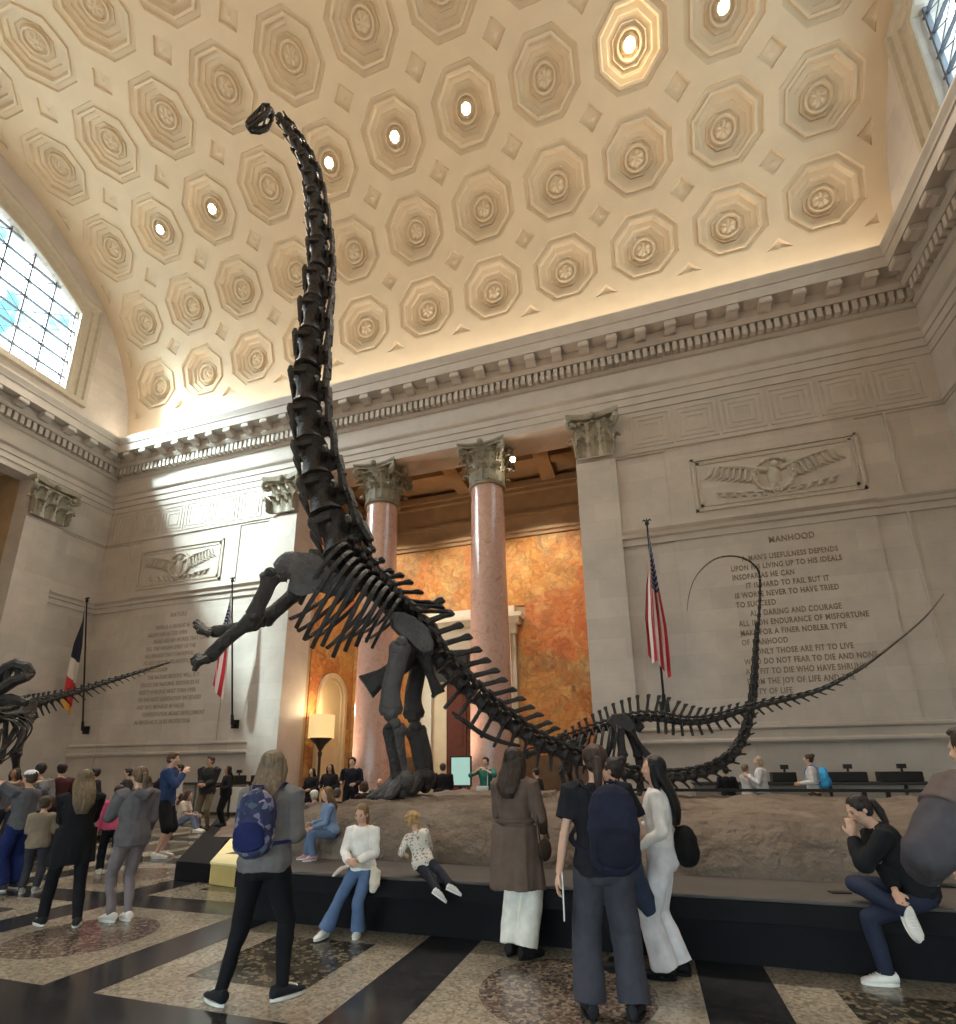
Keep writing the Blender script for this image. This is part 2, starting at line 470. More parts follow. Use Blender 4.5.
def modillion(c, a, n):
    # scrolled bracket under the corona
    prof = [(.56, 17.64), (.72, 17.62), (.86, 17.68), (.98, 17.76), (1.03, 17.82), (1.03, 17.94), (.56, 17.94)]
    L = [[c + a*s + n*d + V((0, 0, z)) for d, z in prof] for s in (-.19, .19)]
    t.loft(L, True)
    t.tube([c + a*-.21 + n*.96 + V((0, 0, 17.79)), c + a*.21 + n*.96 + V((0, 0, 17.79))], .085, 8)
    t.tube([c + a*-.21 + n*.66 + V((0, 0, 17.74)), c + a*.21 + n*.66 + V((0, 0, 17.74))], .11, 8)
def dentils(c, a, n):
    for s in (-.405, -.135, .135, .405):
        q = c + a*s
        t.obox(q + n*.32 + V((0, 0, 17.25)), a*.082, n*.12, V((0, 0, .19)))
brackets(modillion); brackets(dentils)
struct(t, 'trim_2', STONE2, fix=True)['label'] = 'projecting cornice with dentils and scrolled brackets'
# necking string course under the capitals and moulded courses of the wall panels
def course(mb, x0, x1, prof, y=0.0):
    mb.loft([[V((x, y - d, z)) for d, z in prof] for x in (x0, x1)], True)
def course_side(mb, x, s, y0, y1, prof):
    mb.loft([[V((x + s*d, yy, z)) for d, z in prof] for yy in (y0, y1)], True)
t = MB()
for sx in (-1, 1):
    a, b = sorted((sx*(NX + .0), sx*18.3))
    course(t, max(a, XL), min(b, XR), [(0, 13.02), (.05, 13.02), (.05, 13.08), (.11, 13.12), (.11, 13.17), (0, 13.2)])
for x, s, y0, y1 in ((XL, 1, -4.0, 0), (XR, -1, YF, 0)):
    course_side(t, x, s, y0, y1, [(0, 13.02), (.05, 13.02), (.05, 13.08), (.11, 13.12), (.11, 13.17), (0, 13.2)])
mid = [(0, 9.39), (.06, 9.39), (.06, 9.62), (.12, 9.66), (.12, 9.8), (.2, 9.9), (.2, 9.98), (0, 10.02)]
low = [(0, 2.3), (.06, 2.3), (.12, 2.38), (.12, 2.44), (.04, 2.5), (.04, 2.72), (.12, 2.78), (.12, 2.85), (0, 2.88)]
for sx in (-1, 1):
    for prof in (mid, low):
        a, b = sorted((sx*7.85, sx*15.75)); course(t, a, b, [(d*1.5 if d else 0, z) for d, z in prof])
        a, b = sorted((sx*15.75, sx*18.3)); course(t, max(a, XL), min(b, XR), prof)
course_side(t, XL, 1, -2.35, 0, mid)
for sx in (-1, 1):                                    # slab that carries the inscription, side joints
    a, b = sorted((sx*9.6, sx*15.7)); t.box((a, -.05, 2.88), (b, 0, 9.39)); t.box((a, -.04, 10.02), (b, 0, 13.02))
    a, b = sorted((sx*16.53, sx*16.6)); t.box((a, -.05, 0), (b, 0, 13.02))
    a, b = sorted((sx*NX, sx*7.85)); t.box((a, -.16, 0), (b, 0, 13.05))
    a, b = sorted((sx*(NX+.0), sx*8.0)); t.box((a, -.22, 0), (b, 0, 1.0))
t.box((XL, -4.0, 0), (XL + .16, -2.35, 13.05))
struct(t, 'trim_3', STONE, smooth=False)['label'] = 'stone pilasters, string courses and wall slabs'
# sunk square coffers of the frieze between capital and corner
t = MB()
def sq_ring(mb, cx, cz, a, b, y0, y1):
    for x0, x1, z0, z1 in ((-a, a, b, a), (-a, a, -a, -b), (-a, -b, -b, b), (b, a, -b, b)):
        mb.box((cx + x0, y0, cz + z0), (cx + x1, y1, cz + z1))
for sx in (-1, 1):
    for k in range(6):
        cx = sx*(9.25 + 1.58*k)
        sq_ring(t, cx, 14.09, .73, .65, -.028, 0); sq_ring(t, cx, 14.09, .55, .46, -.024, 0); sq_ring(t, cx, 14.09, .36, .26, -.02, 0)
struct(t, 'trim_4', STONE2)['label'] = 'row of nested stone squares between capital and corner'
# ================================================================== NICHE, COLUMNS, WINDOWS, WALL ORNAMENT
YB = 5.5                                                # back wall of the niche
def mural_mat():
    """faded gold painting crowded with small figures"""
    m, nt, b = new_mat('mural_paint'); L = nt.links.new
    g = N(nt, 'ShaderNodeNewGeometry')
    def warp(sc, amt, src):
        n = N(nt, 'ShaderNodeTexNoise', Scale=sc, Detail=4.0); L(src, n.inputs['Vector'])
        sb = N(nt, 'ShaderNodeVectorMath', operation='SUBTRACT'); L(n.outputs['Color'], sb.inputs[0]); sb.inputs[1].default_value = (.5, .5, .5)
        s_ = N(nt, 'ShaderNodeVectorMath', operation='SCALE'); L(sb.outputs[0], s_.inputs[0]); s_.inputs['Scale'].default_value = amt
        a = N(nt, 'ShaderNodeVectorMath', operation='ADD'); L(src, a.inputs[0]); L(s_.outputs[0], a.inputs[1]); return a.outputs[0]
    w1 = warp(.8, 1.0, g.outputs['Position']); w2 = warp(2.4, .34, w1)
    def cells(sc, stops, src):
        v = N(nt, 'ShaderNodeTexVoronoi', Scale=sc); L(src, v.inputs['Vector']); sp = N(nt, 'ShaderNodeSeparateColor'); L(v.outputs['Color'], sp.inputs[0])
        return ramp(nt, sp.outputs[0], stops).outputs[0]
    big = cells(.8, [(0, srgb(196,128,54)), (.35, srgb(174,104,44)), (.55, srgb(212,160,86)), (.75, srgb(160,84,40)), (1, srgb(206,142,64))], w1)
    fig = cells(1.7, [(0, srgb(120,72,38)), (.18, srgb(206,140,62)), (.34, srgb(178,62,36)), (.46, srgb(226,190,124)), (.6, srgb(128,118,84)), (.72, srgb(196,116,48)), (.86, srgb(84,72,62)), (1, srgb(222,160,80))], w2)
    fine = cells(5.2, [(0, srgb(104,66,38)), (.3, srgb(214,158,80)), (.6, srgb(170,92,42)), (.8, srgb(232,198,132)), (1, srgb(128,96,62))], w2)
    def mix(f, a, c, mode='MIX'):
        x = N(nt, 'ShaderNodeMix', data_type='RGBA', blend_type=mode); x.inputs[0].default_value = f; L(a, x.inputs[6]); L(c, x.inputs[7]); return x.outputs[2]
    col = mix(.36, mix(.55, big, fig), fine)
    e = N(nt, 'ShaderNodeTexVoronoi', Scale=2.3, feature='DISTANCE_TO_EDGE'); L(w2, e.inputs['Vector'])
    ln = ramp(nt, e.outputs['Distance'], [(0, (.42, .34, .28, 1)), (.06, (1, 1, 1, 1))]); tint = cells(.42, [(0, srgb(204,150,74)), (.3, srgb(178,70,42)), (.5, srgb(208,160,90)), (.7, srgb(136,134,98)), (.85, srgb(150,84,46)), (1, srgb(222,190,128))], w2); col = mix(.3, col, tint)
    col = mix(.4, col, ln.outputs[0], 'MULTIPLY')
    L(col, b.inputs['Base Color']); b.inputs['Roughness'].default_value = .65
    return m
MURAL = mural_mat()
NCEIL = 16.2
w = MB()
w.box((-NX - .6, YB, 0), (NX + .6, YB + .5, NCEIL + .4))                       # back
w.box((-NX - .6, 1.5, 0), (-NX, YB, NCEIL + .4)); w.box((NX, 1.5, 0), (NX + .6, YB, NCEIL + .4))
struct(w, 'wall_niche', NICHEW)
w = MB(); w.box((-NX, 1.5, NCEIL), (NX, YB, NCEIL + .4))
for x in (-4.5, 0, 4.5): w.box((x - .35, 1.5, NCEIL - .45), (x + .35, YB, NCEIL))
w.box((-NX, 3.2, NCEIL - .35), (NX, 3.8, NCEIL)); w.box((-NX, 1.5, NCEIL - .7), (NX, 2.1, NCEIL))
struct(w, 'ceiling_niche', NICHEW)
t = MB()
for z0, z1, d in ((12.95, 13.15, .12), (13.15, 13.3, .2), (14.1, 14.25, .12), (15.4, 15.6, .25), (15.6, 15.9, .4)):
    t.box((-NX, YB - d, z0), (NX, YB, z1)); t.box((-NX, 1.5, z0), (-NX + d, YB, z1)); t.box((NX - d, 1.5, z0), (NX, YB, z1))
struct(t, 'trim_5', NICHEW)['label'] = 'brown cornice bands of the columned niche'
# painted wall hangings: one panel on each side wall, the back one cut round the doorway
def panel(name, pts, label, cat, m, group=None, depth=V((0, -.04, 0))):
    mb = MB(); mb.loft([[p for p in pts], [p + depth for p in pts]], True)
    return tag(mb.obj(name, m, smooth=False), label, cat, group)
panel('mural', [*[V((x, YB - .01, z)) for x, z in ((-6.3, 2.2), (-2.62, 2.2), (-2.62, 8.33), (-3.0, 8.33), (-3.0, 9.35), (3.0, 9.35), (3.0, 8.33), (2.62, 8.33), (2.62, 2.2), (6.3, 2.2), (6.3, 12.9), (-6.3, 12.9))]],
      'large orange and gold mural behind the pink columns around the doorway', 'mural', MURAL)
n = 16
pts = [V((-NX, 1.7, 1.3)), V((-NX, 2.32, 1.3)), V((-NX, 2.32, 5.0))] + [V((-NX, 3.55 - 1.23*math.cos(PI*k/n), 5.0 + 1.23*math.sin(PI*k/n))) for k in range(1, n)] + [V((-NX, 4.78, 5.0)), V((-NX, 4.78, 1.3)), V((-NX, 5.4, 1.3)), V((-NX, 5.4, 12.9)), V((-NX, 1.7, 12.9))]
panel('mural', [p + V((.01, 0, 0)) for p in pts], 'narrow orange mural on the niche side wall around the arched recess', 'mural', MURAL, depth=V((.04, 0, 0)))
panel('mural', [V((NX - .01, y, z)) for y, z in ((1.7, 2.2), (5.4, 2.2), (5.4, 12.9), (1.7, 12.9))], 'orange mural on the niche side wall hidden behind the stone pilaster', 'mural', MURAL, depth=V((-.04, 0, 0)))
t = MB()
for x0, x1 in ((-NX, -2.6), (2.6, NX)): t.box((x0, YB - .08, 0), (x1, YB, 2.2))
struct(t, 'trim_6', mat('dado_marble', srgb(104, 84, 66), .4, 3, .2, .1))['label'] = 'brown marble dado below the mural'
# arched recess on the side wall, stone surround
ARCHM = mat('arch_stone', srgb(206, 184, 150), .6, 3, .06, .1)
a = thing('arched_niche', (-NX + .01, 3.55, 0), 'cream arched recess with moulded surround beside the floor lamp', 'niche')
for nm, r0, r1, d in (('surround', 1.0, 1.2, .16), ('inner_band', .82, 1.0, .08)):
    mb = MB(); rings = []
    path = [(-1, 0)] + [(-1, 5.0*k/4) for k in range(1, 5)] + [(-math.cos(PI*k/16), 5.0 + math.sin(PI*k/16)*1) for k in range(1, 16)] + [(1, 5.0 - 5.0*k/4) for k in range(0, 5)]
    for s, z in path:
        up = max(0, z - 5.0)
        f = lambda r: V((0, s*r, 5.0 + (z - 5.0)*r if z > 5.0 else z))
        A, B = f(r0), f(r1)
        rings.append([A + V((.04, 0, 0)), B + V((.04, 0, 0)), B + V((.04 + d, 0, 0)), A + V((.04 + d, 0, 0))])
    mb.loft(rings, True); mb.obj(nm, ARCHM, a)
mb = MB(); mb.loft([[V((x, -.82*math.cos(PI*k/16), 5.0 + .82*math.sin(PI*k/16))) for k in range(17)] + [V((x, .82, 0)), V((x, -.82, 0))] for x in (.0, .05)], True)
mb.obj('recess_panel', mat('recess_plaster', srgb(214, 192, 150), .7, 2, .05, .1), a, smooth=False)
# doorway in the middle of the niche
WHITEST = mat('door_stone', srgb(214, 206, 190), .55, 3, .06, .1)
WOODR = mat('red_door_wood', srgb(96, 44, 26), .4, 4, .2, .1); DARKM = mat('dark_bronze', srgb(44, 42, 38), .4, 6, .2, .1)
d = thing('doorway', (0, YB - .01, 0), 'tall doorway with white stone surround and dark transom behind the columns', 'doorway')
mb = MB()
for s in (-1, 1):
    mb.box((min(s*1.75, s*2.3), -.35, 0), (max(s*1.75, s*2.3), 0, 7.9)); mb.box((min(s*2.3, s*2.5), -.2, 0), (max(s*2.3, s*2.5), 0, 8.0))
mb.box((-1.75, -.35, 7.3), (1.75, 0, 7.9)); mb.obj('door_surround', WHITEST, d, smooth=False)
mb = MB(); mb.box((-2.6, -.4, 7.9), (2.6, 0, 8.35)); mb.box((-2.8, -.7, 8.35), (2.8, 0, 8.6)); mb.box((-2.95, -.9, 8.6), (2.95, 0, 8.8)); mb.box((-2.5, -.3, 8.8), (2.5, 0, 9.3)); mb.obj('door_cornice', WHITEST, d, smooth=False)
mb = MB(); mb.box((-1.75, -.2, 5.9), (1.75, -.1, 7.3)); 
for k in range(6): mb.box((-1.75 + .58*k, -.25, 5.9), (-1.68 + .58*k, -.2, 7.3))
mb.box((-1.75, -.3, 5.75), (1.75, -.05, 5.9)); mb.obj('transom', DARKM, d, smooth=False)
for s in (-1, 1):
    mb = MB(); x0, x1 = sorted((s*.03, s*1.0)); mb.box((x0, -.18, 0), (x1, -.1, 5.75))
    for z0, z1 in ((.4, 2.4), (2.7, 5.3)): mb.box((x0 + .15, -.21, z0), (x1 - .15, -.18, z1))
    mb.obj('door_leaf', WOODR, d, smooth=False)
    mb = MB(); x0, x1 = sorted((s*1.0, s*1.75)); mb.box((x0, -.22, 0), (x1, -.1, 5.75)); mb.obj('side_panel', ARCHM, d, smooth=False)

# ---------------------------------------------------------------- pink marble columns with leafy capitals
def marble():
    m, nt, b = new_mat('pink_marble')
    tc = N(nt, 'ShaderNodeTexCoord')
    no = N(nt, 'ShaderNodeTexNoise', Scale=2.2, Detail=9.0, Roughness=.6, Distortion=1.2); nt.links.new(tc.outputs['Object'], no.inputs['Vector'])
    r = ramp(nt, no.outputs['Fac'], [(.3, srgb(166,128,118)), (.48, srgb(194,160,148)), (.6, srgb(184,146,134)), (.75, srgb(212,184,172))])
    nt.links.new(r.outputs[0], b.inputs['Base Color']); b.inputs['Roughness'].default_value = .16; b.inputs['Specular IOR Level'].default_value = .6
    return m
MARBLE = marble()
def leaf(mb, r0, z0, h, w, curl, ang, cx=0, cy=0, flat=None):
    """acanthus leaf standing on a bell of radius r0; flat=(origin, along, out) puts it on a pilaster face"""
    g = []
    for i in range(9):
        t = i/8
        zz = h*(min(t, .8)/.8)**.9 if t <= .8 else h*(1 - (t - .8)*.9)
        out = .02 + .1*t*t + (curl*((t - .55)/.45)**1.5 if t > .55 else 0)
        row = []
        for j in range(5):
            s = (j - 2)/2
            ww = w*(.55 + .55*math.sin(PI*min(1, t*.85 + .15)))*(1 - .55*max(0, t - .75)/.25) * (1 + .12*math.cos(i*PI))
            o = out + .035*(1 - abs(s)) + (.02 if j in (1, 3) else 0)*-1
            if flat:
                O, al, ou = flat; row.append(O + al*(s*ww) + ou*o + V((0, 0, z0 + zz)))
            else:
                a = ang + s*ww/(r0 + o); row.append(V((cx + (r0 + o)*math.cos(a), cy + (r0 + o)*math.sin(a), z0 + zz)))
        g.append(row)
    mb.sheet(g, .035); mid = g[6][2].lerp(g[8][2], .35); q = w*.42; mb.ell(mid, q, q, q*.75, seg=9, rows=7)
    for j in (0, 4): mb.ell(g[5][j], q*.6, q*.6, q*.6, seg=7, rows=5)
def volute(mb, c, out, r):
    """scroll at a corner of the capital"""
    up = V((0, 0, 1)); side = up.cross(out)
    pts = []; rs = []
    for k in range(30):
        a = k/29*PI*3.2; q = r*(1 - .72*k/29)
        pts.append(c + out*(q*math.sin(a)) + up*(q*math.cos(a))); rs.append(.075*(1 - .4*k/29))
    mb.tube(pts, rs, 7)
    mb.ell(c, r*.45, r*.45, r*.45)
def capital(parent, r, z0, z1, m):
    h = z1 - z0
    mb = MB(); mb.lathe([(r + .09, z0 - .1), (r + .11, z0 - .04), (r + .06, z0), (r, z0 + .02), (r + .02, z0 + .7*h), (r + .2, z0 + .86*h)], seg=28)
    mb.obj('bell', m, parent)
    for row, (zz, hh, cu, off) in enumerate(((z0, .42*h, .34, 0), (z0 + .06, .72*h, .38, PI/8))):
        for k in range(8):
            mb = MB(); leaf(mb, r + .02*row, zz, hh, .225, cu, off + k*PI/4); mb.obj('acanthus_leaf', m, parent)
    for k in range(4):
        a = PI/4 + k*PI/2; o = V((math.cos(a), math.sin(a), 0))
        mb = MB(); volute(mb, o*(r + .46) + V((0, 0, z0 + .75*h)), o, .25)
        mb.tube([o*(r + .03) + V((0, 0, z0 + .5*h)), o*(r + .15) + V((0, 0, z0 + .72*h)), o*(r + .38) + V((0, 0, z0 + .88*h))], [.05, .07, .07], 7)
        mb.obj('volute', m, parent)
    mb = MB(); ring = []
    for k in range(4):
        a = PI/4 + k*PI/2; R = r + .76
        A = V((R*math.cos(a), R*math.sin(a), 0)); B = V((R*math.cos(a + PI/2), R*math.sin(a + PI/2), 0)); tn = (B - A).normalized(); inn = -(A + B).normalized()
        for s in (.0, .06, .25, .5, .75, .94):
            q = A.lerp(B, s); ring.append(q + inn*(.24*math.sin(PI*s)) + (tn*-.0))
    mb.loft([[p*.94 + V((0, 0, z0 + .88*h)) for p in ring], [p*.94 + V((0, 0, z0 + .92*h)) for p in ring], [p + V((0, 0, z0 + .95*h)) for p in ring], [p + V((0, 0, z1)) for p in ring]])
    mb.obj('abacus', m, parent, smooth=False)
    for k in range(4):
        a = k*PI/2; mb = MB(); mb.ell(V(((r + .33)*math.cos(a), (r + .33)*math.sin(a), z0 + .92*h)), .14, .14, .16, seg=8, rows=6); mb.obj('rosette', m, parent)
CAPC = mat('capital_bronze_stone', srgb(132, 126, 110), .55, 5, .25, .3)
def column(x, label):
    c = thing('marble_column', (x, .75, 0), label, 'column', 'pink marble columns of the niche')
    mb = MB(); mb.box((-1.05, -1.05, 0), (1.05, 1.05, .3)); mb.obj('plinth', STONE2, c, smooth=False)
    mb = MB(); mb.lathe([(1.02, .3)] + [(.9 + .12*math.sin(PI*k/8), .3 + .25*k/8) for k in range(9)] + [(.86, .56), (.84, .66)] + [(.84 + .08*math.sin(PI*k/8), .68 + .16*k/8) for k in range(9)] + [(.82, .86)]); mb.obj('base', STONE2, c)
    mb = MB(); mb.lathe([(.82, .86), (.80, 1.0)] + [(interp([(0, .80), (.35, .79), (1, .685)], k/20), 1.0 + 12.1*k/20) for k in range(21)], seg=48); mb.obj('shaft', MARBLE, c)
    k = bpy.data.objects.new('capital', None); COL.objects.link(k); k.parent = c
    capital(k, .70, 13.2, 14.97, CAPC)
column(-2.47, 'pink marble column behind the rearing skeleton\'s hind legs'); column(2.5, 'pink marble column standing free beside the orange mural')
def pil_capital(x0, x1, y, label, m=CAPM, axis='x'):
    """capital of a flat pilaster, face towards -y (or +x on the side wall)"""
    if axis == 'x': O, al, ou = V(((x0+x1)/2, y, 0)), V((1, 0, 0)), V((0, -1, 0))
    else: O, al, ou = V((y, (x0+x1)/2, 0)), V((0, 1, 0)), V((1, 0, 0))
    c = thing('pilaster_capital', O, label, 'capital', 'leafy capitals of the stone pilasters')
    hw = (x1 - x0)/2; h = 1.78; z0 = 13.2; Z = V((0, 0, 0))
    mb = MB(); mb.obox(ou*.06 + V((0, 0, z0 + h*.45)), al*(hw - .03), ou*.05, V((0, 0, h*.45))); mb.obj('bell', STONE2, c, smooth=False)
    for zz, hh, n, cu in ((z0, .42*h, 3, .36), (z0 + .05, .76*h, 3, .42)):
        for k in range(n):
            mb = MB(); leaf(mb, 0, zz, hh, min(hw/n*.72, .24), cu, 0, flat=(al*(-hw + hw*2*(k + .5)/n) + ou*.1, al, ou)); mb.obj('acanthus_leaf', m, c)
    for s in (-1, 1):
        o = (al*s + ou).normalized()
        mb = MB(); volute(mb, al*(s*(hw + .1)) + ou*.32 + V((0, 0, z0 + .74*h)), o, .25); mb.obj('volute', m, c)
        mb = MB(); leaf(mb, 0, z0, .45*h, .2, .2, 0, flat=(al*s*hw + ou*.22, ou, al*s)); mb.obj('acanthus_leaf', m, c)
    mb = MB()
    top = [al*(-hw - .3) + ou*.52, al*(-hw*.4) + ou*.3, al*(hw*.4) + ou*.3, al*(hw + .3) + ou*.52, al*(hw + .3) + ou*.01, al*(-hw - .3) + ou*.01]
    mb.loft([[p*.95 + V((0, 0, z0 + .88*h)) for p in top], [p + V((0, 0, z0 + .94*h)) for p in top], [p + V((0, 0, z0 + h)) for p in top]]); mb.obj('abacus', m, c, smooth=False)
    mb = MB(); mb.ell(ou*.38 + V((0, 0, z0 + .92*h)), .13, .13, .15, seg=8, rows=6); mb.obj('rosette', m, c)
pil_capital(6.42, 7.8, -.17, 'leafy capital on the stone pilaster beside the eagle relief wall')
pil_capital(-7.8, -6.42, -.17, 'leafy capital on the sunlit stone pilaster behind the long neck')
pil_capital(-3.95, -2.4, XL + .17, 'leafy capital on the side wall pilaster beside the dark opening', axis='y')

# ---------------------------------------------------------------- arched windows of the end walls
def glass_mat():
    m, nt, b = new_mat('window_glass')
    out = nt.nodes['Material Output']
    tr = N(nt, 'ShaderNodeBsdfTransparent'); tr.inputs[0].default_value = (.93, .97, .97, 1)
    gl = N(nt, 'ShaderNodeBsdfGlossy', Roughness=.05); mx = N(nt, 'ShaderNodeMixShader'); mx.inputs[0].default_value = .06
    nt.links.new(tr.outputs[0], mx.inputs[1]); nt.links.new(gl.outputs[0], mx.inputs[2]); nt.links.new(mx.outputs[0], out.inputs[0])
    return m
GLASS = glass_mat()
MUNT = mat('window_metal', srgb(96, 100, 112), .5, 6, .1, .1); WFRAME = mat('window_frame_stone', srgb(176, 166, 150), .6, 4, .08, .1)
def window(xw, s, num):
    """s = +1 when the room is on the +x side of the wall"""
    w = bpy.data.objects.new('window_%d' % num, None); COL.objects.link(w); tag(w, kind='structure'); w.location = (xw, VY, 0)
    n = 40
    def outline(g):
        hw = HW + g
        pts = [(-hw, SILL)] + [(-hw + 2*hw*k/n, arch_z(VY + max(-HW, min(HW, (-hw + 2*hw*k/n)))) + g) for k in range(n + 1)] + [(hw, SILL)]
        return pts
    mb = MB()                                            # moulded stone surround on the room side
    lv = [(0, .0, -.3), (.0, .0, .06), (.12, .0, .1), (.2, 0, .06), (.45, 0, .06), (.5, 0, .14), (.75, 0, .16), (.82, 0, .26), (.98, 0, .26), (1.0, 0, 0)]
    outs = [[V((s*d, y, z)) for y, z in outline(g)] for g, _, d in lv]
    mb.sheet([[outs[i][k] for i in range(len(lv))] for k in range(n + 3)]); mb.obj('surround', WFRAME, w)
    mb = MB(); mb.box((-.32 if s > 0 else -.26, -HW - 1, SILL - .3), (.26 if s > 0 else .32, HW + 1, SILL)); mb.obj('sill', WFRAME, w, smooth=False)
    mb = MB(); x0 = -s*.3
    outline0 = outline(-.02)
    mb.loft([[V((x, y, z)) for y, z in outline0] for x in (x0 - .01, x0 + .01)]); mb.obj('pane', GLASS, w, smooth=False)
    mb = MB()
    k = -6
    while k <= 6:
        y = k*1.12
        if abs(y) < HW: mb.box((x0 - .07, y - .035, SILL), (x0 + .07, y + .035, arch_z(VY + y)))
        k += 1
    z = SILL
    while z < CROWN:
        if z <= JAMB: q = HW
        else:
            q = 0
            while q < HW and arch_z(VY + q) > z: q += .05
        mb.box((x0 - .06, -q, z - .025), (x0 + .06, q, z + .025)); z += .92
    mb.obj('muntins', MUNT, w, smooth=False)
    mb = MB()                                            # thin diagonal leads of each light
    for k in range(-6, 6):
        for j in range(8):
            y0, y1, z0, z1 = k*1.12, (k + 1)*1.12, SILL + .92*j, SILL + .92*(j + 1)
            for (ya, yb) in ((y0, y1), (y1, y0)):
                if max(abs(ya), abs(yb)) < HW and min(arch_z(VY + ya), arch_z(VY + yb)) > z1:
                    mb.tube([(x0, ya, z0), (x0, yb, z1)], .02, 4)
    mb.obj('leading', MUNT, w, smooth=False)
    return w
window(XL, 1, 1); window(XR, -1, 2)
# unseen glazing behind the camera, added so daylight brightens the lower hall
w = bpy.data.objects.new('window_3', None); COL.objects.link(w); tag(w, kind='structure'); w.location = (5.5, YF - .4, 0)
mb = MB(); mb.box((-11.5, -.01, 0), (11.5, .01, 4.8)); mb.obj('pane', GLASS, w, smooth=False)
mb = MB()
for k in range(11): mb.box((-11.5 + 2.3*k - .06, -.1, 0), (-11.5 + 2.3*k + .06, .1, 4.8))
for z in (.1, 3.0, 4.7): mb.box((-11.5, -.08, z - .06), (11.5, .08, z + .06))
mb.obj('frame', MUNT, w, smooth=False)

# ---------------------------------------------------------------- carved inscriptions and eagle reliefs
INK = mat('incised_letters', srgb(140, 124, 108), .8, 10, .1, 0)
INKF = mat('faint_incised_letters', srgb(160, 149, 138), .8, 10, .1, 0)
def text_line(s, size, sx, parent, loc, m, align='LEFT'):
    c = bpy.data.curves.new('t', 'FONT'); c.body = s; c.size = size; c.extrude = .006; c.align_x = align; c.space_character = 1.12; c.offset = .006; c.resolution_u = 3
    o = bpy.data.objects.new('t', c); COL.objects.link(o)
    me = bpy.data.meshes.new_from_object(o.evaluated_get(bpy.context.evaluated_depsgraph_get()))
    bpy.data.objects.remove(o)
    o = mobj('text_line', me, m, parent); o.location = loc; o.rotation_euler = (PI/2, 0, 0); o.scale.x = sx
    return o
def inscription(x, label, head, hx, lines, z0, dz, m, size=.27, sx=.8):
    t = thing('wall_inscription', (x, -.05, z0), label, 'inscription')
    text_line(head, size*1.15, sx*1.15, t, (hx, -.008, .56), m, 'CENTER')
    for i, (ind, s) in enumerate(lines): text_line(s, size, sx, t, (ind, -.008, -dz*i), m)
    return t
inscription(11.28, 'carved inscription headed MANHOOD on the wall behind the raised tail', 'MANHOOD', 1.95,
    [(.38, "A MAN'S USEFULNESS DEPENDS"), (0, 'UPON HIS LIVING UP TO HIS IDEALS'), (0, 'INSOFAR AS HE CAN'), (.38, 'IT IS HARD TO FAIL BUT IT'), (0, 'IS WORSE NEVER TO HAVE TRIED'), (0, 'TO SUCCEED'),
     (.38, 'ALL DARING AND COURAGE'), (0, 'ALL IRON ENDURANCE OF MISFORTUNE'), (0, 'MAKE FOR A FINER NOBLER TYPE'), (0, 'OF MANHOOD'), (.38, 'ONLY THOSE ARE FIT TO LIVE'), (0, 'WHO DO NOT FEAR TO DIE AND NONE'),
     (0, 'ARE FIT TO DIE WHO HAVE SHRUNK'), (0, 'FROM THE JOY OF LIFE AND THE'), (0, 'DUTY OF LIFE')], 8.34, .322, INK, .265, .68)
inscription(-14.35, 'faint carved inscription on the wall between the two flags', 'NATURE', 1.7,
    [(.38, 'THERE IS A DELIGHT IN THE'), (0, 'HARDY LIFE OF THE OPEN'), (.38, 'THERE ARE NO WORDS THAT CAN'), (0, 'TELL THE HIDDEN SPIRIT OF THE'), (0, 'WILDERNESS THAT CAN REVEAL'), (0, 'ITS MYSTERY ITS MELANCHOLY'), (0, 'AND ITS CHARM'),
     (.38, 'THE NATION BEHAVES WELL IF IT'), (0, 'TREATS THE NATURAL RESOURCES AS'), (0, 'ASSETS WHICH IT MUST TURN OVER'), (0, 'TO THE NEXT GENERATION INCREASED'), (0, 'AND NOT IMPAIRED IN VALUE'), (.38, 'CONSERVATION MEANS DEVELOPMENT'), (0, 'AS MUCH AS IT DOES PROTECTION')], 8.2, .345, INKF, .265, .68)
RELIEF = mat('relief_stone', srgb(184, 175, 163), .6, 6, .08, .15)
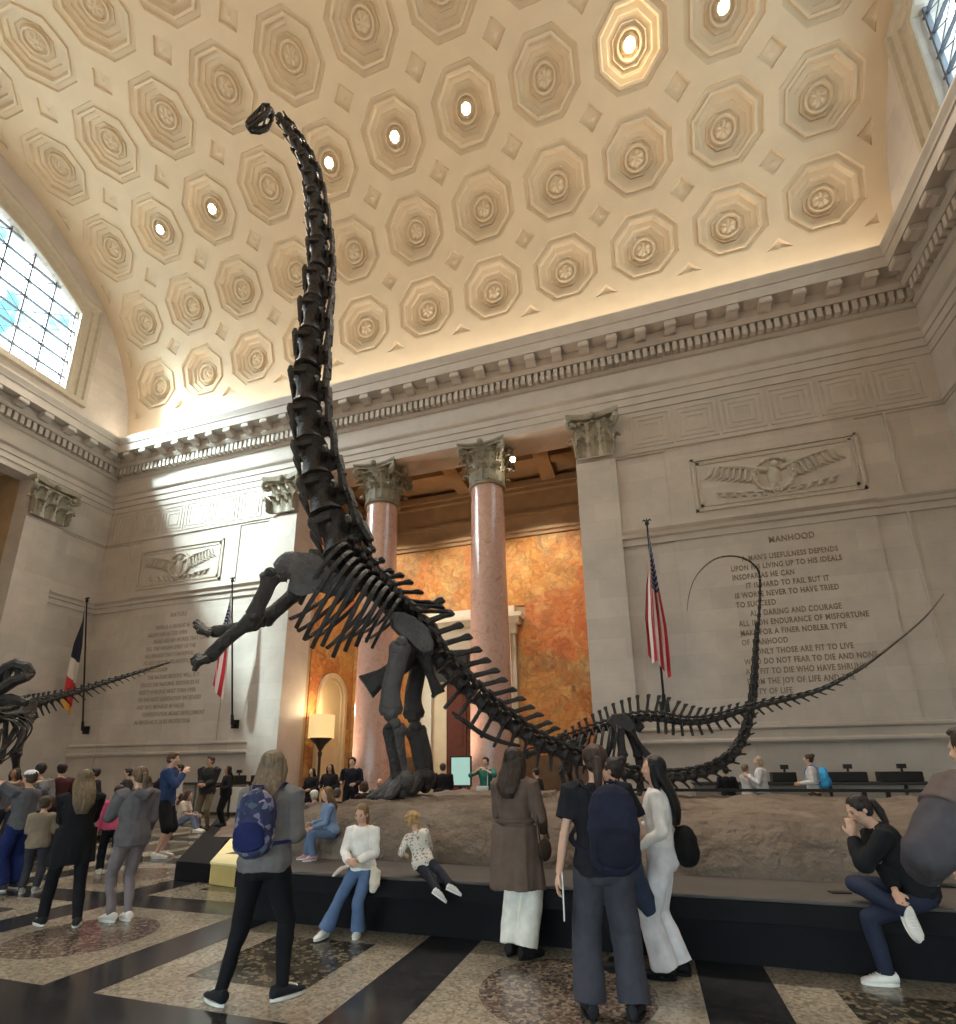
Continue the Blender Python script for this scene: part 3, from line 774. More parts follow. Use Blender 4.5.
def eagle(x, label):
    t = thing('eagle_relief', (x, -.04, 11.42), label, 'relief', 'eagle reliefs above the inscriptions')
    mb = MB()
    for a, b, d in ((2.6, 1.05, .055), (2.42, .88, .035)):
        for x0, x1, z0, z1 in ((-a, a, b - .1, b), (-a, a, -b, -b + .1), (-a, -a + .1, -b, b), (a - .1, a, -b, b)): mb.box((x0, -d, z0), (x1, 0, z1))
    mb.obj('panel_frame', RELIEF, t, smooth=False)
    mb = MB(); n = 40
    mb.tube([(.62*math.cos(2*PI*k/n), -.04, .62*math.sin(2*PI*k/n) - .02) for k in range(n + 1)], [.075 + .02*math.cos(k*PI) for k in range(n + 1)], 7); mb.obj('wreath', RELIEF, t)
    mb = MB(); mb.ell((0, -.02, -.12), .22, .11, .42); mb.ell((.05, -.05, .36), .12, .1, .14); mb.tube([(.1, -.08, .38), (.2, -.1, .34)], [.05, .015], 6)
    mb.tube([(-.08, -.04, -.4), (-.12, -.06, -.72)], [.08, .04], 6); mb.tube([(.1, -.04, -.4), (.14, -.06, -.72)], [.08, .04], 6)
    mb.ell((0, -.02, -.62), .16, .06, .25); mb.obj('eagle_body', RELIEF, t)
    for s in (-1, 1):
        mb = MB()
        mb.tube([(s*.2, -.02, .15), (s*.9, -.03, .42), (s*1.7, -.02, .6)], [.1, .09, .04], 7)
        for k in range(9):
            q = k/8; x1, z1 = s*(.45 + 1.45*q), .28 + .32*q
            mb.tube([(x1, -.02, z1), (x1 + s*.12, -.04, z1 - .3 - .2*(1 - q)), (x1 + s*.3, -.02, z1 - .52 + .1*q)], [.05, .065, .02], 6)
        mb.obj('wing', RELIEF, t)
        mb = MB()
        for k in range(5):
            x1 = s*(.3 + .32*k); mb.tube([(x1, -.02, -.78 + .03*k), (x1 + s*.12, -.05, -.62 + .04*k), (x1 + s*.3, -.02, -.6 + .05*k)], [.03, .07, .02], 6)
            mb.ell((x1 + s*.1, -.04, -.74 + .04*k), .07, .05, .06, seg=8, rows=6)
        mb.obj('laurel_branch', RELIEF, t)
    return t
eagle(13.05, 'carved eagle in a wreath above the MANHOOD inscription'); eagle(-13.05, 'carved eagle in a wreath above the faint inscription between the flags')

# ---------------------------------------------------------------- flags on leaning wall poles
def flag_mat(name, kind):
    m, nt, b = new_mat(name)
    uv = N(nt, 'ShaderNodeUVMap'); uv.uv_map = 'UVMap'
    sp = N(nt, 'ShaderNodeSeparateXYZ'); nt.links.new(uv.outputs[0], sp.inputs[0])
    def math_(op, a, b_=None):
        n = N(nt, 'ShaderNodeMath', operation=op)
        for i, q in enumerate((a, b_)):
            if q is None: continue
            if isinstance(q, (int, float)): n.inputs[i].default_value = q
            else: nt.links.new(q, n.inputs[i])
        return n.outputs[0]
    if kind == 'stripes':
        k = math_('FLOOR', math_('MULTIPLY', sp.outputs[1], 13)); odd = math_('MODULO', k, 2)
        r = ramp(nt, odd, [(0, srgb(170, 30, 48)), (.5, srgb(228, 222, 218))], 'CONSTANT')
        can = math_('MULTIPLY', math_('LESS_THAN', sp.outputs[0], .4), math_('GREATER_THAN', sp.outputs[1], .46))
        vo = N(nt, 'ShaderNodeTexVoronoi', Scale=1.0); vo.inputs['Randomness'].default_value = 0
        mp = N(nt, 'ShaderNodeMapping'); mp.inputs['Scale'].default_value = (27, 17, 1); nt.links.new(uv.outputs[0], mp.inputs[0]); nt.links.new(mp.outputs[0], vo.inputs['Vector'])
        st = ramp(nt, vo.outputs['Distance'], [(0, srgb(226, 226, 230)), (.26, srgb(32, 40, 84))], 'CONSTANT')
        mx = N(nt, 'ShaderNodeMix', data_type='RGBA'); nt.links.new(can, mx.inputs[0]); nt.links.new(r.outputs[0], mx.inputs[6]); nt.links.new(st.outputs[0], mx.inputs[7])
        col = mx.outputs[2]
    else:
        r = ramp(nt, sp.outputs[0], [(0, srgb(30, 32, 52)), (.5, srgb(214, 204, 196)), (.7, srgb(196, 40, 44)), (.93, srgb(214, 150, 50))], 'CONSTANT'); col = r.outputs[0]
    nt.links.new(col, b.inputs['Base Color']); b.inputs['Roughness'].default_value = .7
    return m
POLE = mat('flag_pole_metal', srgb(46, 44, 42), .4, 8, .1, .05, .6)
def flag(x, label, m, drop, width, lean=1.15, foot=3.55, top=9.6):
    f = thing('flag', (x, -.05, foot), label, 'flag')
    A, B = V((0, -.22, 0)), V((0, -lean, top - foot)); ax = (B - A).normalized()
    mb = MB(); mb.tube([A, B], [.04, .03], 8); mb.obj('flag_pole', POLE, f)
    mb = MB(); mb.box((-.16, -.1, -.18), (.16, 0, .18)); mb.tube([(0, -.1, -.02), A, A + ax*.4], [.1, .075, .06], 8); mb.obj('wall_bracket', POLE, f)
    mb = MB(); mb.ell(B + V((0, 0, .08)), .07, .07, .09); mb.tube([B + V((0, 0, .1)), B + V((0, -.02, .26))], [.05, .01], 6)
    for s in (-1, 1): mb.tube([B + V((0, 0, .14)), B + V((s*.1, 0, .22)), B + V((s*.16, 0, .16))], [.03, .03, .01], 6)
    mb.obj('finial', POLE, f)
    # cloth gathered in folds: hoist along the pole top, the fly hanging down
    mb = MB(); g = []; uvs = []
    n, k = 44, 33
    H0, H1 = B - ax*.08, B - ax*(.08 + 1.35)
    for i in range(n):
        s = i/(n - 1); row = []
        for j in range(k):
            t = j/(k - 1)
            hp = H0.lerp(H1, 1 - t)
            ph = t*9.5 + .6*math.sin(s*3)
            wid = width*(.10 + .9*min(1, s*1.5))
            loc = hp*(1 - min(1, s*2.6)) + (H0.lerp(H1, .35) )*min(1, s*2.6)
            z = loc.z - s*drop*(1 - .16*(1 - t)) - .12*math.sin(ph)*s
            row.append(V((loc.x + wid*(t - .62) + .05*math.sin(ph*2)*s, loc.y - .1 + .17*math.sin(ph)*min(1, s*3), z)))
        g.append(row)
    mb.sheet(g)
    me = mb.mesh('flag_cloth', m, fix=False); uvl = me.uv_layers.new(name='UVMap')
    for p in me.polygons:
        for li in p.loop_indices:
            vi = me.loops[li].vertex_index; uvl.data[li].uv = ((vi // k)/(n - 1), (vi % k)/(k - 1))
    mobj('flag_cloth', me, m, f)
    so = f.children[-1].modifiers.new('th', 'SOLIDIFY'); so.thickness = .012
    return f
STRIPES = flag_mat('flag_stripes', 'stripes'); TRI = flag_mat('flag_tricolour', 'tri')
flag(8.7, 'star spangled striped flag hanging beside the stone pilaster and the MANHOOD wall', STRIPES, 4.7, .62)
flag(-8.62, 'striped flag hanging on the sunlit wall behind the skeleton\'s forefeet', STRIPES, 4.7, .62)
flag(-17.25, 'dark blue, white and red flag hanging in the wall corner', TRI, 4.9, .62)
# ================================================================== PLATFORM, MOUND, RAILS, COUNTERS, LAMPS
BLACK = mat('black_platform_paint', srgb(25, 24, 27), .8, 5, .12, .08, spec=.15); LEDGE = mat('grey_ledge_top', srgb(74, 69, 66), .6, 5, .12, .1)
p = thing('display_platform', (6, -9, 0), 'low black display platform carrying the dinosaur skeletons', 'platform')
def poly(mb, pts, z0, z1, mi=0): mb.loft([[V((x - 6, y + 9, z)) for x, y in pts] for z in (z0, z1)], True, mi=mi)
BASE = [(3.52, -13.25), (14.3, -13.25), (14.3, -5.2), (2.65, -5.2), (2.65, -12.0)]
UP = [(3.5, -13.45), (14.5, -13.45), (14.5, -5.0), (2.5, -5.0), (2.5, -12.05)]
mb = MB(); poly(mb, BASE, 0, .36); mb.obj('plinth', BLACK, p, smooth=False)
mb = MB(); poly(mb, UP, .36, .53); mb.obj('ledge_front', BLACK, p, smooth=False, bevel=.01)
mb = MB(); poly(mb, [(x, y) for x, y in UP], .53, .56); mb.obj('ledge_top', LEDGE, p, smooth=False, bevel=.008)
mb = MB(); poly(mb, [(.9, -11.72), (1.6, -11.78), (-.16, -9.5), (.55, -9.1), (2.39, -9.1), (2.39, -5.0), (-4.5, -5.0)], 0, .27); mb.obj('low_step', BLACK, p, smooth=False, bevel=.01)
# sculpted ground of the diorama
MUD = mat('dry_mud', srgb(118, 106, 96), .92, 1.6, .28, .9, spec=.1, bscale=7, bdist=.12)
def mound_h(x, y):
    # height of the ground above the ledge
    e = min((y + 12.62)/.55, (13.9 - x)/.8, (-5.4 - y)/1.0, (x - 2.7 - max(0, -11.9 - y)*.6)/1.1)
    if e <= 0: return None
    e = min(1, e); e = math.sin(e*PI/2)**.6
    h = .5 + .09*noise.noise(V((x*.5, y*.5, 3))) + .06*noise.noise(V((x*1.6, y*2.2, 1))) + .07*abs(noise.noise(V((x*3.2, y*4, 7)))) + .03*abs(noise.noise(V((x*9, y*11, 4)))) + (.06 if x < 6.2 else -.01*(x - 6.2))
    return max(0.01, h*e)
mb = MB(); nx, ny = 260, 120; g = []
for j in range(ny + 1):
    row = []
    for i in range(nx + 1):
        x = 2.6 + 11.3*i/nx; y = -12.62 + 7.22*(j/ny)**1.5
        h = mound_h(x, y); wob = .07*noise.noise(V((x*1.3, 0, 5))) if j == 0 else 0
        row.append(V((x, y + wob, .562 + (h or 0.0))))
    g.append(row)
mb.sheet(g)

tag(mb.obj('diorama_ground', MUD, fix=False), 'grey brown sculpted mud ground on the black platform', 'ground', kind=None)
def ground_z(x, y):
    h = mound_h(x, y); return .562 + (h if h else 0)
# rubble on the low step
mb = MB(); g = []
for j in range(50):
    row = []
    for i in range(60):
        y = -9.0 + 3.9*j/49; xl = -4.3 + (-5.0 - y)*.78 + .25; x = lerp(xl, 2.45, i/59); e = min(1, 6*min(i/59, 1 - i/59), 6*min(j/49, 1 - j/49))
        row.append(V((x, y, .272 + e*(.03 + .1*abs(noise.noise(V((x*2.2, y*2.2, 2)))) + .08*abs(noise.noise(V((x*5, y*5, 9))))))))
    g.append(row)
mb.sheet(g); tag(mb.obj('diorama_ground', MUD, fix=False), 'grey rubble ground on the low black step where visitors gather', 'ground')
# pale yellow block at the platform corner
mb = MB(); q = [(1.58, -11.68), (2.26, -11.92), (2.36, -11.2), (.9, -9.55), (.45, -9.75)]
b = thing('yellow_bench_block', (1.5, -11, 0), 'pale yellow block on the platform corner beside the floral backpack', 'block')
def blk(z0, z1, nm, m, g=0): 
    mb = MB(); mb.loft([[V((x - 1.5 + dx, y + 11 + dy, z)) for x, y, dx, dy in ((1.68, -11.84, -g, -g), (2.36, -11.98, g, -g), (2.36, -11.3, g, g), (.6, -9.22, 0, g), (-.03, -9.52, -g, 0))] for z in (z0, z1)])
    mb.obj(nm, m, b, smooth=False, bevel=.012)
YEL = mat('pale_yellow_vinyl', srgb(206, 184, 120), .5, 4, .08, .08)
blk(.001, .27, 'box', YEL); blk(.27, .315, 'padded_top', mat('cream_vinyl', srgb(246, 236, 182), .5, 4, .04, .05), .012)

# rail behind the platform
RAILM = mat('black_rail_metal', srgb(38, 37, 37), .4, 8, .1, .05, .5)
r = thing('guard_rail', (11, -4.3, 0), 'black metal guard rail running behind the display platform', 'railing')
pts = [(6.5, 0), (8.7, 0), (10.9, 0), (13.1, 0), (15.6, 0)]
mb = MB(); mb.box((-4.6, -.035, 1.04), (6.0, .035, 1.11)); mb.obj('top_rail', RAILM, r, smooth=False, bevel=.008)
mb = MB(); mb.box((-1.4, -.02, .62), (6.0, .02, .67)); mb.obj('lower_rail', RAILM, r, smooth=False)
for x in (-4.4, -1.3, 1.55, 2.0, 4.6): 
    mb = MB(); mb.box((x - .04, -.03, 0), (x + .04, .03, 1.04)); mb.obj('post', RAILM, r, smooth=False)

# long ticket counters in front of the back wall
CTOP = mat('counter_dark_top', srgb(48, 46, 45), .35, 6, .1, .05); CPAN = mat('counter_grey_panel', srgb(150, 146, 140), .5, 4, .06, .05)
def counter(x0, x1, label, wht=False):
    c = thing('service_counter', ((x0 + x1)/2, -1.3, 0), label, 'counter'); h = (x1 - x0)/2
    mb = MB(); mb.box((-h, -.45, 1.12), (h, .45, 1.2)); mb.obj('counter_top', CTOP, c, smooth=False, bevel=.01)
    n = max(2, int((x1 - x0)/1.6))
    for k in range(n):
        a, b_ = -h + 2*h*k/n, -h + 2*h*(k + 1)/n
        mb = MB(); mb.box((a + .04, -.34, .12), (b_ - .04, .3, 1.12)); mb.obj('front_panel', CPAN, c, smooth=False, bevel=.01)
    mb = MB(); mb.box((-h + .05, -.3, 0), (h - .05, .3, .12)); mb.obj('kick_board', CTOP, c, smooth=False)
    return c
counter(9.2, 17.8, 'long counter with dark top along the MANHOOD wall behind the rail'); counter(-12.6, -6.9, 'counter with dark top along the wall by the stone pilaster and the lamp')
def monitor(u, label, y=-1.3, w=.95):
    q = at(u, 776, 1, y)
    t = thing('counter_box', (q.x, y, 1.2), label, 'equipment', 'dark boxes on the counters')
    mb = MB(); mb.box((-w/2, -.2, 0), (w/2, .2, .26)); mb.obj('case', RAILM, t, smooth=False, bevel=.02)
    mb = MB(); mb.tube([(w*.1, 0, .26), (w*.1, 0, .36)], .03, 6); mb.box((w*.1 - .1, -.05, .34), (w*.1 + .1, .03, .46)); mb.obj('card_reader', RAILM, t, smooth=False)
    return t
monitor(845, 'dark box on the counter beside the blue backpack visitor'); monitor(899, 'dark box with card reader at the counter end by the grey jacket'); monitor(783, 'small dark box on the counter between the white sweater and blue backpack', w=.6)
monitor(262, 'dark box on the counter by the sunlit pilaster', w=.7); monitor(238, 'dark box on the counter behind the woman leaning on it', w=.5)
# white post sign frame by the counter
t = thing('white_stanchion_sign', (aty(239, 800, -3.6).x, -3.6, 0), 'white panel in a black upright frame beside the counter', 'sign')
mb = MB(); mb.box((-.34, -.01, .3), (.34, .01, 1.1)); mb.obj('panel', mat('white_board', srgb(206, 206, 204), .5, 4, .04, 0), t, smooth=False)
for s in (-1, 1):
    mb = MB(); mb.box((s*.38 - .04, -.03, 0), (s*.38 + .04, .03, 1.22)); mb.obj('post', RAILM, t, smooth=False)
mb = MB(); mb.box((-.42, -.03, 1.22), (.42, .03, 1.28)); mb.obj('crossbar', RAILM, t, smooth=False)
# teal screen behind the crowd
t = thing('display_screen', (aty(461, 776, -1.2).x, -1.2, 0), 'pale teal display screen on a stand between the two pink columns', 'screen')
mb = MB(); mb.box((-.38, -.03, 1.05), (.38, .03, 2.05)); mb.obj('frame', RAILM, t, smooth=False, bevel=.01)
mb = MB(); mb.box((-.33, -.045, 1.1), (.33, -.03, 2.0)); mb.obj('screen', emat('screen_glow', srgb(150, 186, 178), .35), t, smooth=False)
mb = MB(); mb.box((-.06, -.03, 0), (.06, .03, 1.05)); mb.box((-.3, -.2, 0), (.3, .2, .04)); mb.obj('stand', RAILM, t, smooth=False)
# torchere lamp in front of the arched recess
q = aty(321, 737, 1.9)
LAMP_T = thing('floor_lamp', (q.x, 1.9, 0), 'tall bronze floor lamp with a glowing cream shade before the arched recess', 'lamp')
zs = q.z
mb = MB(); mb.lathe([(.42, 0), (.42, .08), (.3, .14), (.12, .3), (.08, .5)], seg=24); mb.obj('base', DARKM, LAMP_T)
mb = MB(); mb.lathe([(.08, .5), (.11, .9), (.06, 1.1), (.06, zs - .9), (.1, zs - .7), (.06, zs - .6), (.2, zs - .35), (.5, zs - .05)], seg=24); mb.obj('stem', DARKM, LAMP_T)
mb = MB(); mb.lathe([(.56, zs - .05), (.56, zs + .95), (.54, zs + .95), (.54, zs - .05)], seg=32, cap=False); mb.obj('lamp_shade', emat('lamp_shade_glow', srgb(238, 210, 150), .3), LAMP_T)

# ---------------------------------------------------------------- lamps in the coffers and the spotlight by the capital
BULB = emat('bulb_glow', (1.0, .86, .62, 1), 60); HOUS = mat('lamp_housing', srgb(190, 170, 140), .5, 5, .05, 0)
def coffer_lamp(i, k, label, grp='recessed lamps in the vault coffers'):
    a = A0 + TA*k; inn = V((0, -math.cos(a), -math.sin(a))); c = bend(TU*i, a, .24)
    t = thing('coffer_lamp', c, label, 'ceiling lamp', grp)
    t.rotation_euler = V((0, 0, -1)).rotation_difference(inn).to_euler()
    mb = MB(); mb.lathe([(.25, .03), (.25, -.06), (.2, -.08), (.16, -.02), (.16, .03)], seg=20); mb.obj('housing', HOUS, t)
    mb = MB(); mb.ell((0, 0, -.03), .095, .095, .09, seg=10, rows=8); mb.obj('bulb', BULB, t)
    return t, c, inn
LAMPS = [(3, 2, 'brightest lit lamp in a vault coffer, glowing warm over the niche columns'), (4, 2, 'lit lamp in the vault coffer next to the end wall arch'), (1, 2, 'lit lamp in the third coffer from the brightest lamp'),
         (0, 2, 'lit lamp in a vault coffer midway between neck bend and brightest lamp'), (-1, 2, 'lit lamp in the coffer just beside the long neck'), (-3, 2, 'lit lamp in a coffer below the skeleton\'s skull'), (-4, 2, 'lit lamp in the coffer nearest the bright arched window')]
lampinfo = [coffer_lamp(*q) for q in LAMPS]
q = aty(513, 459, .4)
t = thing('spotlight', q, 'small bright spotlight beside the capital of the free standing column', 'spotlight')
mb = MB(); mb.tube([(0, .1, .12), (0, -.06, -.05)], [.1, .13], 12); mb.obj('housing', HOUS, t)
mb = MB(); mb.ell((0, -.09, -.08), .1, .06, .1); mb.obj('bulb', BULB, t)
mb = MB(); mb.tube([(0, .08, .1), (.0, .35, .35), (0, .5, Z_ARC - q.z)], .03, 6); mb.obj('arm', HOUS, t)
# ================================================================== DINOSAUR SKELETONS
def bone_mat(name, c, hi):
    m, nt, b = new_mat(name)
    tc = N(nt, 'ShaderNodeTexCoord')
    no = N(nt, 'ShaderNodeTexNoise', Scale=3.0, Detail=8.0, Roughness=.65); nt.links.new(tc.outputs['Object'], no.inputs['Vector'])
    r = ramp(nt, no.outputs['Fac'], [(.3, c), (.75, hi)]); nt.links.new(r.outputs[0], b.inputs['Base Color'])
    b.inputs['Roughness'].default_value = .5; b.inputs['Specular IOR Level'].default_value = .4
    n2 = N(nt, 'ShaderNodeTexNoise', Scale=14.0, Detail=5.0); nt.links.new(tc.outputs['Object'], n2.inputs['Vector'])
    bp = N(nt, 'ShaderNodeBump', Strength=.8, Distance=.05); nt.links.new(n2.outputs['Fac'], bp.inputs['Height']); nt.links.new(bp.outputs[0], b.inputs['Normal'])
    return m
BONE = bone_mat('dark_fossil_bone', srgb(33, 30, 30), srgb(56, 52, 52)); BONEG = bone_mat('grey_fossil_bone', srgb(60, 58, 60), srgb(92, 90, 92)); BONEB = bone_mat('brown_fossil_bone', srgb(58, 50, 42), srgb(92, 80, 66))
class Skel:
    def __init__(s, name, label, base, P0, th, m, group=None):
        s.root = thing(name, base, label, 'dinosaur skeleton', group); s.base = V(base); s.m = m
        s.P0 = V(P0); a = math.radians(th); s.n = V((-math.sin(a), math.cos(a), 0)); s.lat = -s.n    # lat points to the near side
    def P(s, u, v, off=0.0):
        return pln(u, v, s.P0 + s.lat*off, s.n) - s.base
    def ob(s, name, mb, m=None, label=None):
        o = mb.obj(name, m or s.m, s.root)
        if label: o['label'] = label
        return o
    def longbone(s, name, pts, r, ends=(1.6, 1.5), flat=.75, m=None, n=14, seg=10, label=None):
        """limb bone with swollen ends"""
        c, L = crv(pts, n) if len(pts) > 2 else ([V(pts[0]).lerp(V(pts[1]), k/(n-1)) for k in range(n)], 0)
        rs = []
        for k in range(n):
            t = k/(n - 1); e = 1 + (ends[0] - 1)*max(0, 1 - t/.28)**1.5 + (ends[1] - 1)*max(0, 1 - (1 - t)/.28)**1.5
            if k in (0, n - 1): e *= .72
            rs.append(r*e)
        mb = MB(); mb.tube(c, rs, seg, flat=flat, ref=s.n)
        for e, q in ((c[0], 0), (c[-1], 1)):
            w = r*ends[q]*.62
            for sg in (-1, 1): mb.ell(e + s.lat*(sg*w*.55), w*.8, w*.8, w*.8, seg=9, rows=7)
        return s.ob(name, mb, m, label)
    def blade(s, name, pts, w, th, m=None):
        """flat bone (scapula, pubis) along pts with half widths w in the body plane"""
        c, L = crv(pts, len(w)*3); n = len(c); rings = []
        for i, p in enumerate(c):
            t = (c[min(i+1, n-1)] - c[max(i-1, 0)]).normalized(); side = t.cross(s.n).normalized()
            ww = interp([(k/(len(w)-1), x) for k, x in enumerate(w)], i/(n-1))
            rings.append([p + side*(ww*math.cos(2*PI*k/10)) + s.n*(th*math.sin(2*PI*k/10)) for k in range(10)])
        mb = MB(); mb.loft(rings); return s.ob(name, mb, m)
    def vertebra(s, name, c, t, L, r, hs, d, lean=.3, tp=0.0, cerv=False, bif=False, hw=1.0, ribs=0.0):
        """c centre, t axis towards the tail, d back direction, hs spine height, tp width of side processes"""
        mb = MB(); lat = s.lat
        prof = [(-.5, .9), (-.46, 1.0), (-.3, .8), (0, .66), (.3, .8), (.46, 1.02), (.5, .9)]
        mb.loft([[c + t*(L*a) + d*(r*q*math.cos(2*PI*k/10)) + lat*(r*q*1.05*math.sin(2*PI*k/10)) for k in range(10)] for a, q in prof])
        if hs > 0:
            sp = (d + t*lean).normalized(); ww = L*.26*hw; th = max(.018, r*.3)
            rows = []
            for a, w_, q in ((.3, 1.5, 1.9), (.9, 1.0, 1.0), (1.4, .85, .8), (1, 0, 0)):
                pass
            for f, w_, q in ((0, 1.5, 1.8), (.25, 1.0, 1.0), (.75, .9, .8), (.93, 1.35, 1.25), (1.0, 1.1, 1.0)):
                p = c + d*(r*.5) + sp*(hs*f)
                rows.append([p + t*(ww*w_*x) + lat*(th*q*y) for x, y in ((-1, -.6), (-.6, -1), (.6, -1), (1, -.6), (1, .6), (.6, 1), (-.6, 1), (-1, .6))])
            mb.loft(rows)
            z = c + d*(r*1.25)                                   # joint processes fore and aft
            for sg in (-1, 1):
                mb.tube([z + lat*(sg*r*.3), z - t*(L*.62) + lat*(sg*r*.55) + d*(r*.12)], [r*.3, r*.2], 6)
                mb.tube([z + d*(r*.2) + lat*(sg*r*.3), z + t*(L*.55) + lat*(sg*r*.5) + d*(r*.3)], [r*.3, r*.2], 6)
        if tp > 0:
            for sg in (-1, 1):
                mb.tube([c + d*(r*.5), c + d*(r*.75) + lat*(sg*(r + tp*.5)), c + d*(r*.6) + lat*(sg*(r + tp)) + t*(L*.1)], [r*.42, r*.28, r*.2], 7, flat=.6, ref=d)
        if cerv:                                                 # rib of the neck: low strut and thin rod
            for sg in (-1, 1):
                q = c - d*(r*.98) - t*(L*.3) + lat*(sg*r*.72)
                mb.tube([c - t*(L*.35) + lat*(sg*r*.7), q], [r*.3, r*.22], 6)
                mb.tube([q - t*(L*.15), q, q + t*(L*.62) + d*(r*.1)], [r*.14, r*.26, r*.06], 6)
        return s.ob(name, mb)
    def chevron(s, c, t, d, r, L, lean=.35):
        mb = MB(); a = c - d*(r*.6); tip = a - d*L + t*(L*lean)
        for sg in (-1, 1): mb.tube([a + s.lat*(sg*r*.5), a.lerp(tip, .4)], [r*.2, r*.2], 6)
        mb.tube([a.lerp(tip, .35), tip], [r*.26, r*.2], 6); s.ob('chevron', mb)
    def rib(s, side, root, tip, out, r, bow=None):
        a = root; e = tip; mid = a.lerp(e, .35) + s.lat*(side*out) + (bow or V((0, 0, 0)))
        c, _ = crv([a, a.lerp(e, .1) + s.lat*(side*out*.7), mid, e.lerp(a, .22) + s.lat*(side*out*.55), e], 14)
        mb = MB(); mb.tube(c, [r*(1.3 if k == 0 else 1.0 if k < 9 else .95) for k in range(14)], 7, flat=.6, ref=s.lat); return s.ob('rib', mb)

def spine_axes(s, c, flip):
    n = len(c); T = [(c[min(i+1, n-1)] - c[max(i-1, 0)]).normalized() for i in range(n)]
    D = [(t.cross(s.n)*flip).normalized() for t in T]
    return T, D

# ---------------------------------------------------------------- the rearing adult
A = Skel('rearing_dinosaur_skeleton', 'huge dark rearing long-necked dinosaur skeleton on the mud ground, neck reaching the vault', (3.93, -10.0, .56), (3.93, -10.0, 0), 30, BONE)
px = lambda L, off=0.0: [A.P(u, v, off) for u, v in L]
# neck and skull
neck, NL = crv(px([(279,117),(286,126),(294,139),(302,154),(309,172),(313,192),(316,215),(318,240),(318,266),(315,294),(312,322),(309,350),(307,378),(307,404),(309,430),(313,456),(318,482),(325,508),(334,532),(343,553)]), 200)
NV = 16; seg = [0]
for k in range(NV): seg.append(seg[-1] + .42 + .58*min(1, k/8) * (1 - .25*max(0, (k - 11)/5)))
seg = [q/seg[-1] for q in seg]
Tn, Dn = spine_axes(A, neck, 1)
for k in range(NV):
    i = int(199*(seg[k] + seg[k+1])/2); L = NL*(seg[k+1] - seg[k]); f = k/(NV - 1)
    r = interp([(0, .105), (.3, .185), (.6, .26), (1, .36)], f)
    A.vertebra('neck_vertebra', neck[i], Tn[i], L*.96, r, interp([(0, .1), (.4, .16), (.75, .24), (1, .42)], f), -Dn[i] if False else Dn[i], lean=-.1, tp=.05 + .08*f + .16*f**4, cerv=True, hw=1.1)
# skull: snout to the side, seen from below
mb = MB(); h0 = A.P(273, 112); sn = A.P(248, 121); dn = (A.P(262, 132) - A.P(262, 112)).normalized(); fw = (sn - h0).normalized(); lt = A.lat
Ls = (sn - h0).length
pt = lambda a, b_, c_=0.0: h0 + fw*(Ls*a) + dn*(Ls*b_) + lt*(Ls*c_)
mb.ell(pt(.12, -.02), Ls*.17, Ls*.17, Ls*.17)
for sg in (-1, 1):
    mb.tube([pt(.1, -.1, .14*sg), pt(.35, -.2, .16*sg), pt(.6, -.05, .14*sg), pt(.9, .1, .1*sg), pt(1.04, .18, .03*sg)], [Ls*.070, Ls*.062, Ls*.054, Ls*.062, Ls*.070], 7)
    mb.tube([pt(.35, -.2, .16*sg), pt(.38, .0, .2*sg), pt(.42, .24, .18*sg)], [Ls*.054, Ls*.048, Ls*.054], 7)
    mb.tube([pt(.05, .05, .15*sg), pt(.2, .22, .2*sg), pt(.42, .24, .18*sg), pt(.8, .26, .13*sg), pt(1.02, .24, .03*sg)], [Ls*.062, Ls*.054, Ls*.054, Ls*.062, Ls*.062], 7)
    mb.tube([pt(.62, -.05, .14*sg), pt(.66, .1, .16*sg), pt(.62, .25, .16*sg)], [Ls*.035, Ls*.03, Ls*.035], 6)
mb.ell(pt(.96, .17), Ls*.1, Ls*.070, Ls*.1); A.ob('skull', mb)
mb = MB()
for sg in (-1, 1): mb.tube([pt(.12, .2, .17*sg), pt(.3, .4, .19*sg), pt(.6, .46, .15*sg), pt(.9, .42, .06*sg), pt(.96, .38, 0)], [Ls*.054, Ls*.070, Ls*.062, Ls*.062, Ls*.062], 7)
for k in range(7): mb.tube([pt(.66 + .05*k, .4, .1 - .014*k), pt(.67 + .05*k, .3, .1 - .014*k)], [Ls*.018, Ls*.006], 5)
A.ob('lower_jaw', mb)
# back
back, BL = crv(px([(343,553),(351,565),(361,577),(373,589),(386,601),(398,613)]), 120)
Tb, Db = spine_axes(A, back, 1); ND = 10; BK = []
sp_tip = [(362,534),(374,549),(383,560),(392,571),(402,575),(411,582),(421,592),(432,603),(442,607),(449,612)]
for k in range(ND):
    i = int(119*(k + .5)/ND); BK.append(back[i]); tip = A.P(*sp_tip[k]); dv = tip - back[i]; hs = max(.3, dv.length - .12)
    A.vertebra('back_vertebra', back[i], Tb[i], BL/ND*.95, .27, hs, dv.normalized(), lean=0, tp=.32, hw=1.15)
rib_tip = [(300,604),(296,628),(304,640),(312,648),(322,646),(333,657),(345,651),(356,646),(366,642),(372,648)]
for k in range(ND):
    for sd in (1, -1):
        tp = A.P(rib_tip[k][0] - (6 if sd < 0 else 0), rib_tip[k][1] - (9 if sd < 0 else 0), .3*sd)
        A.rib(sd, BK[k] + A.lat*(sd*.35) + Db[min(119, 12*k)]*.1, tp, .52, .044 if k < 8 else .034)
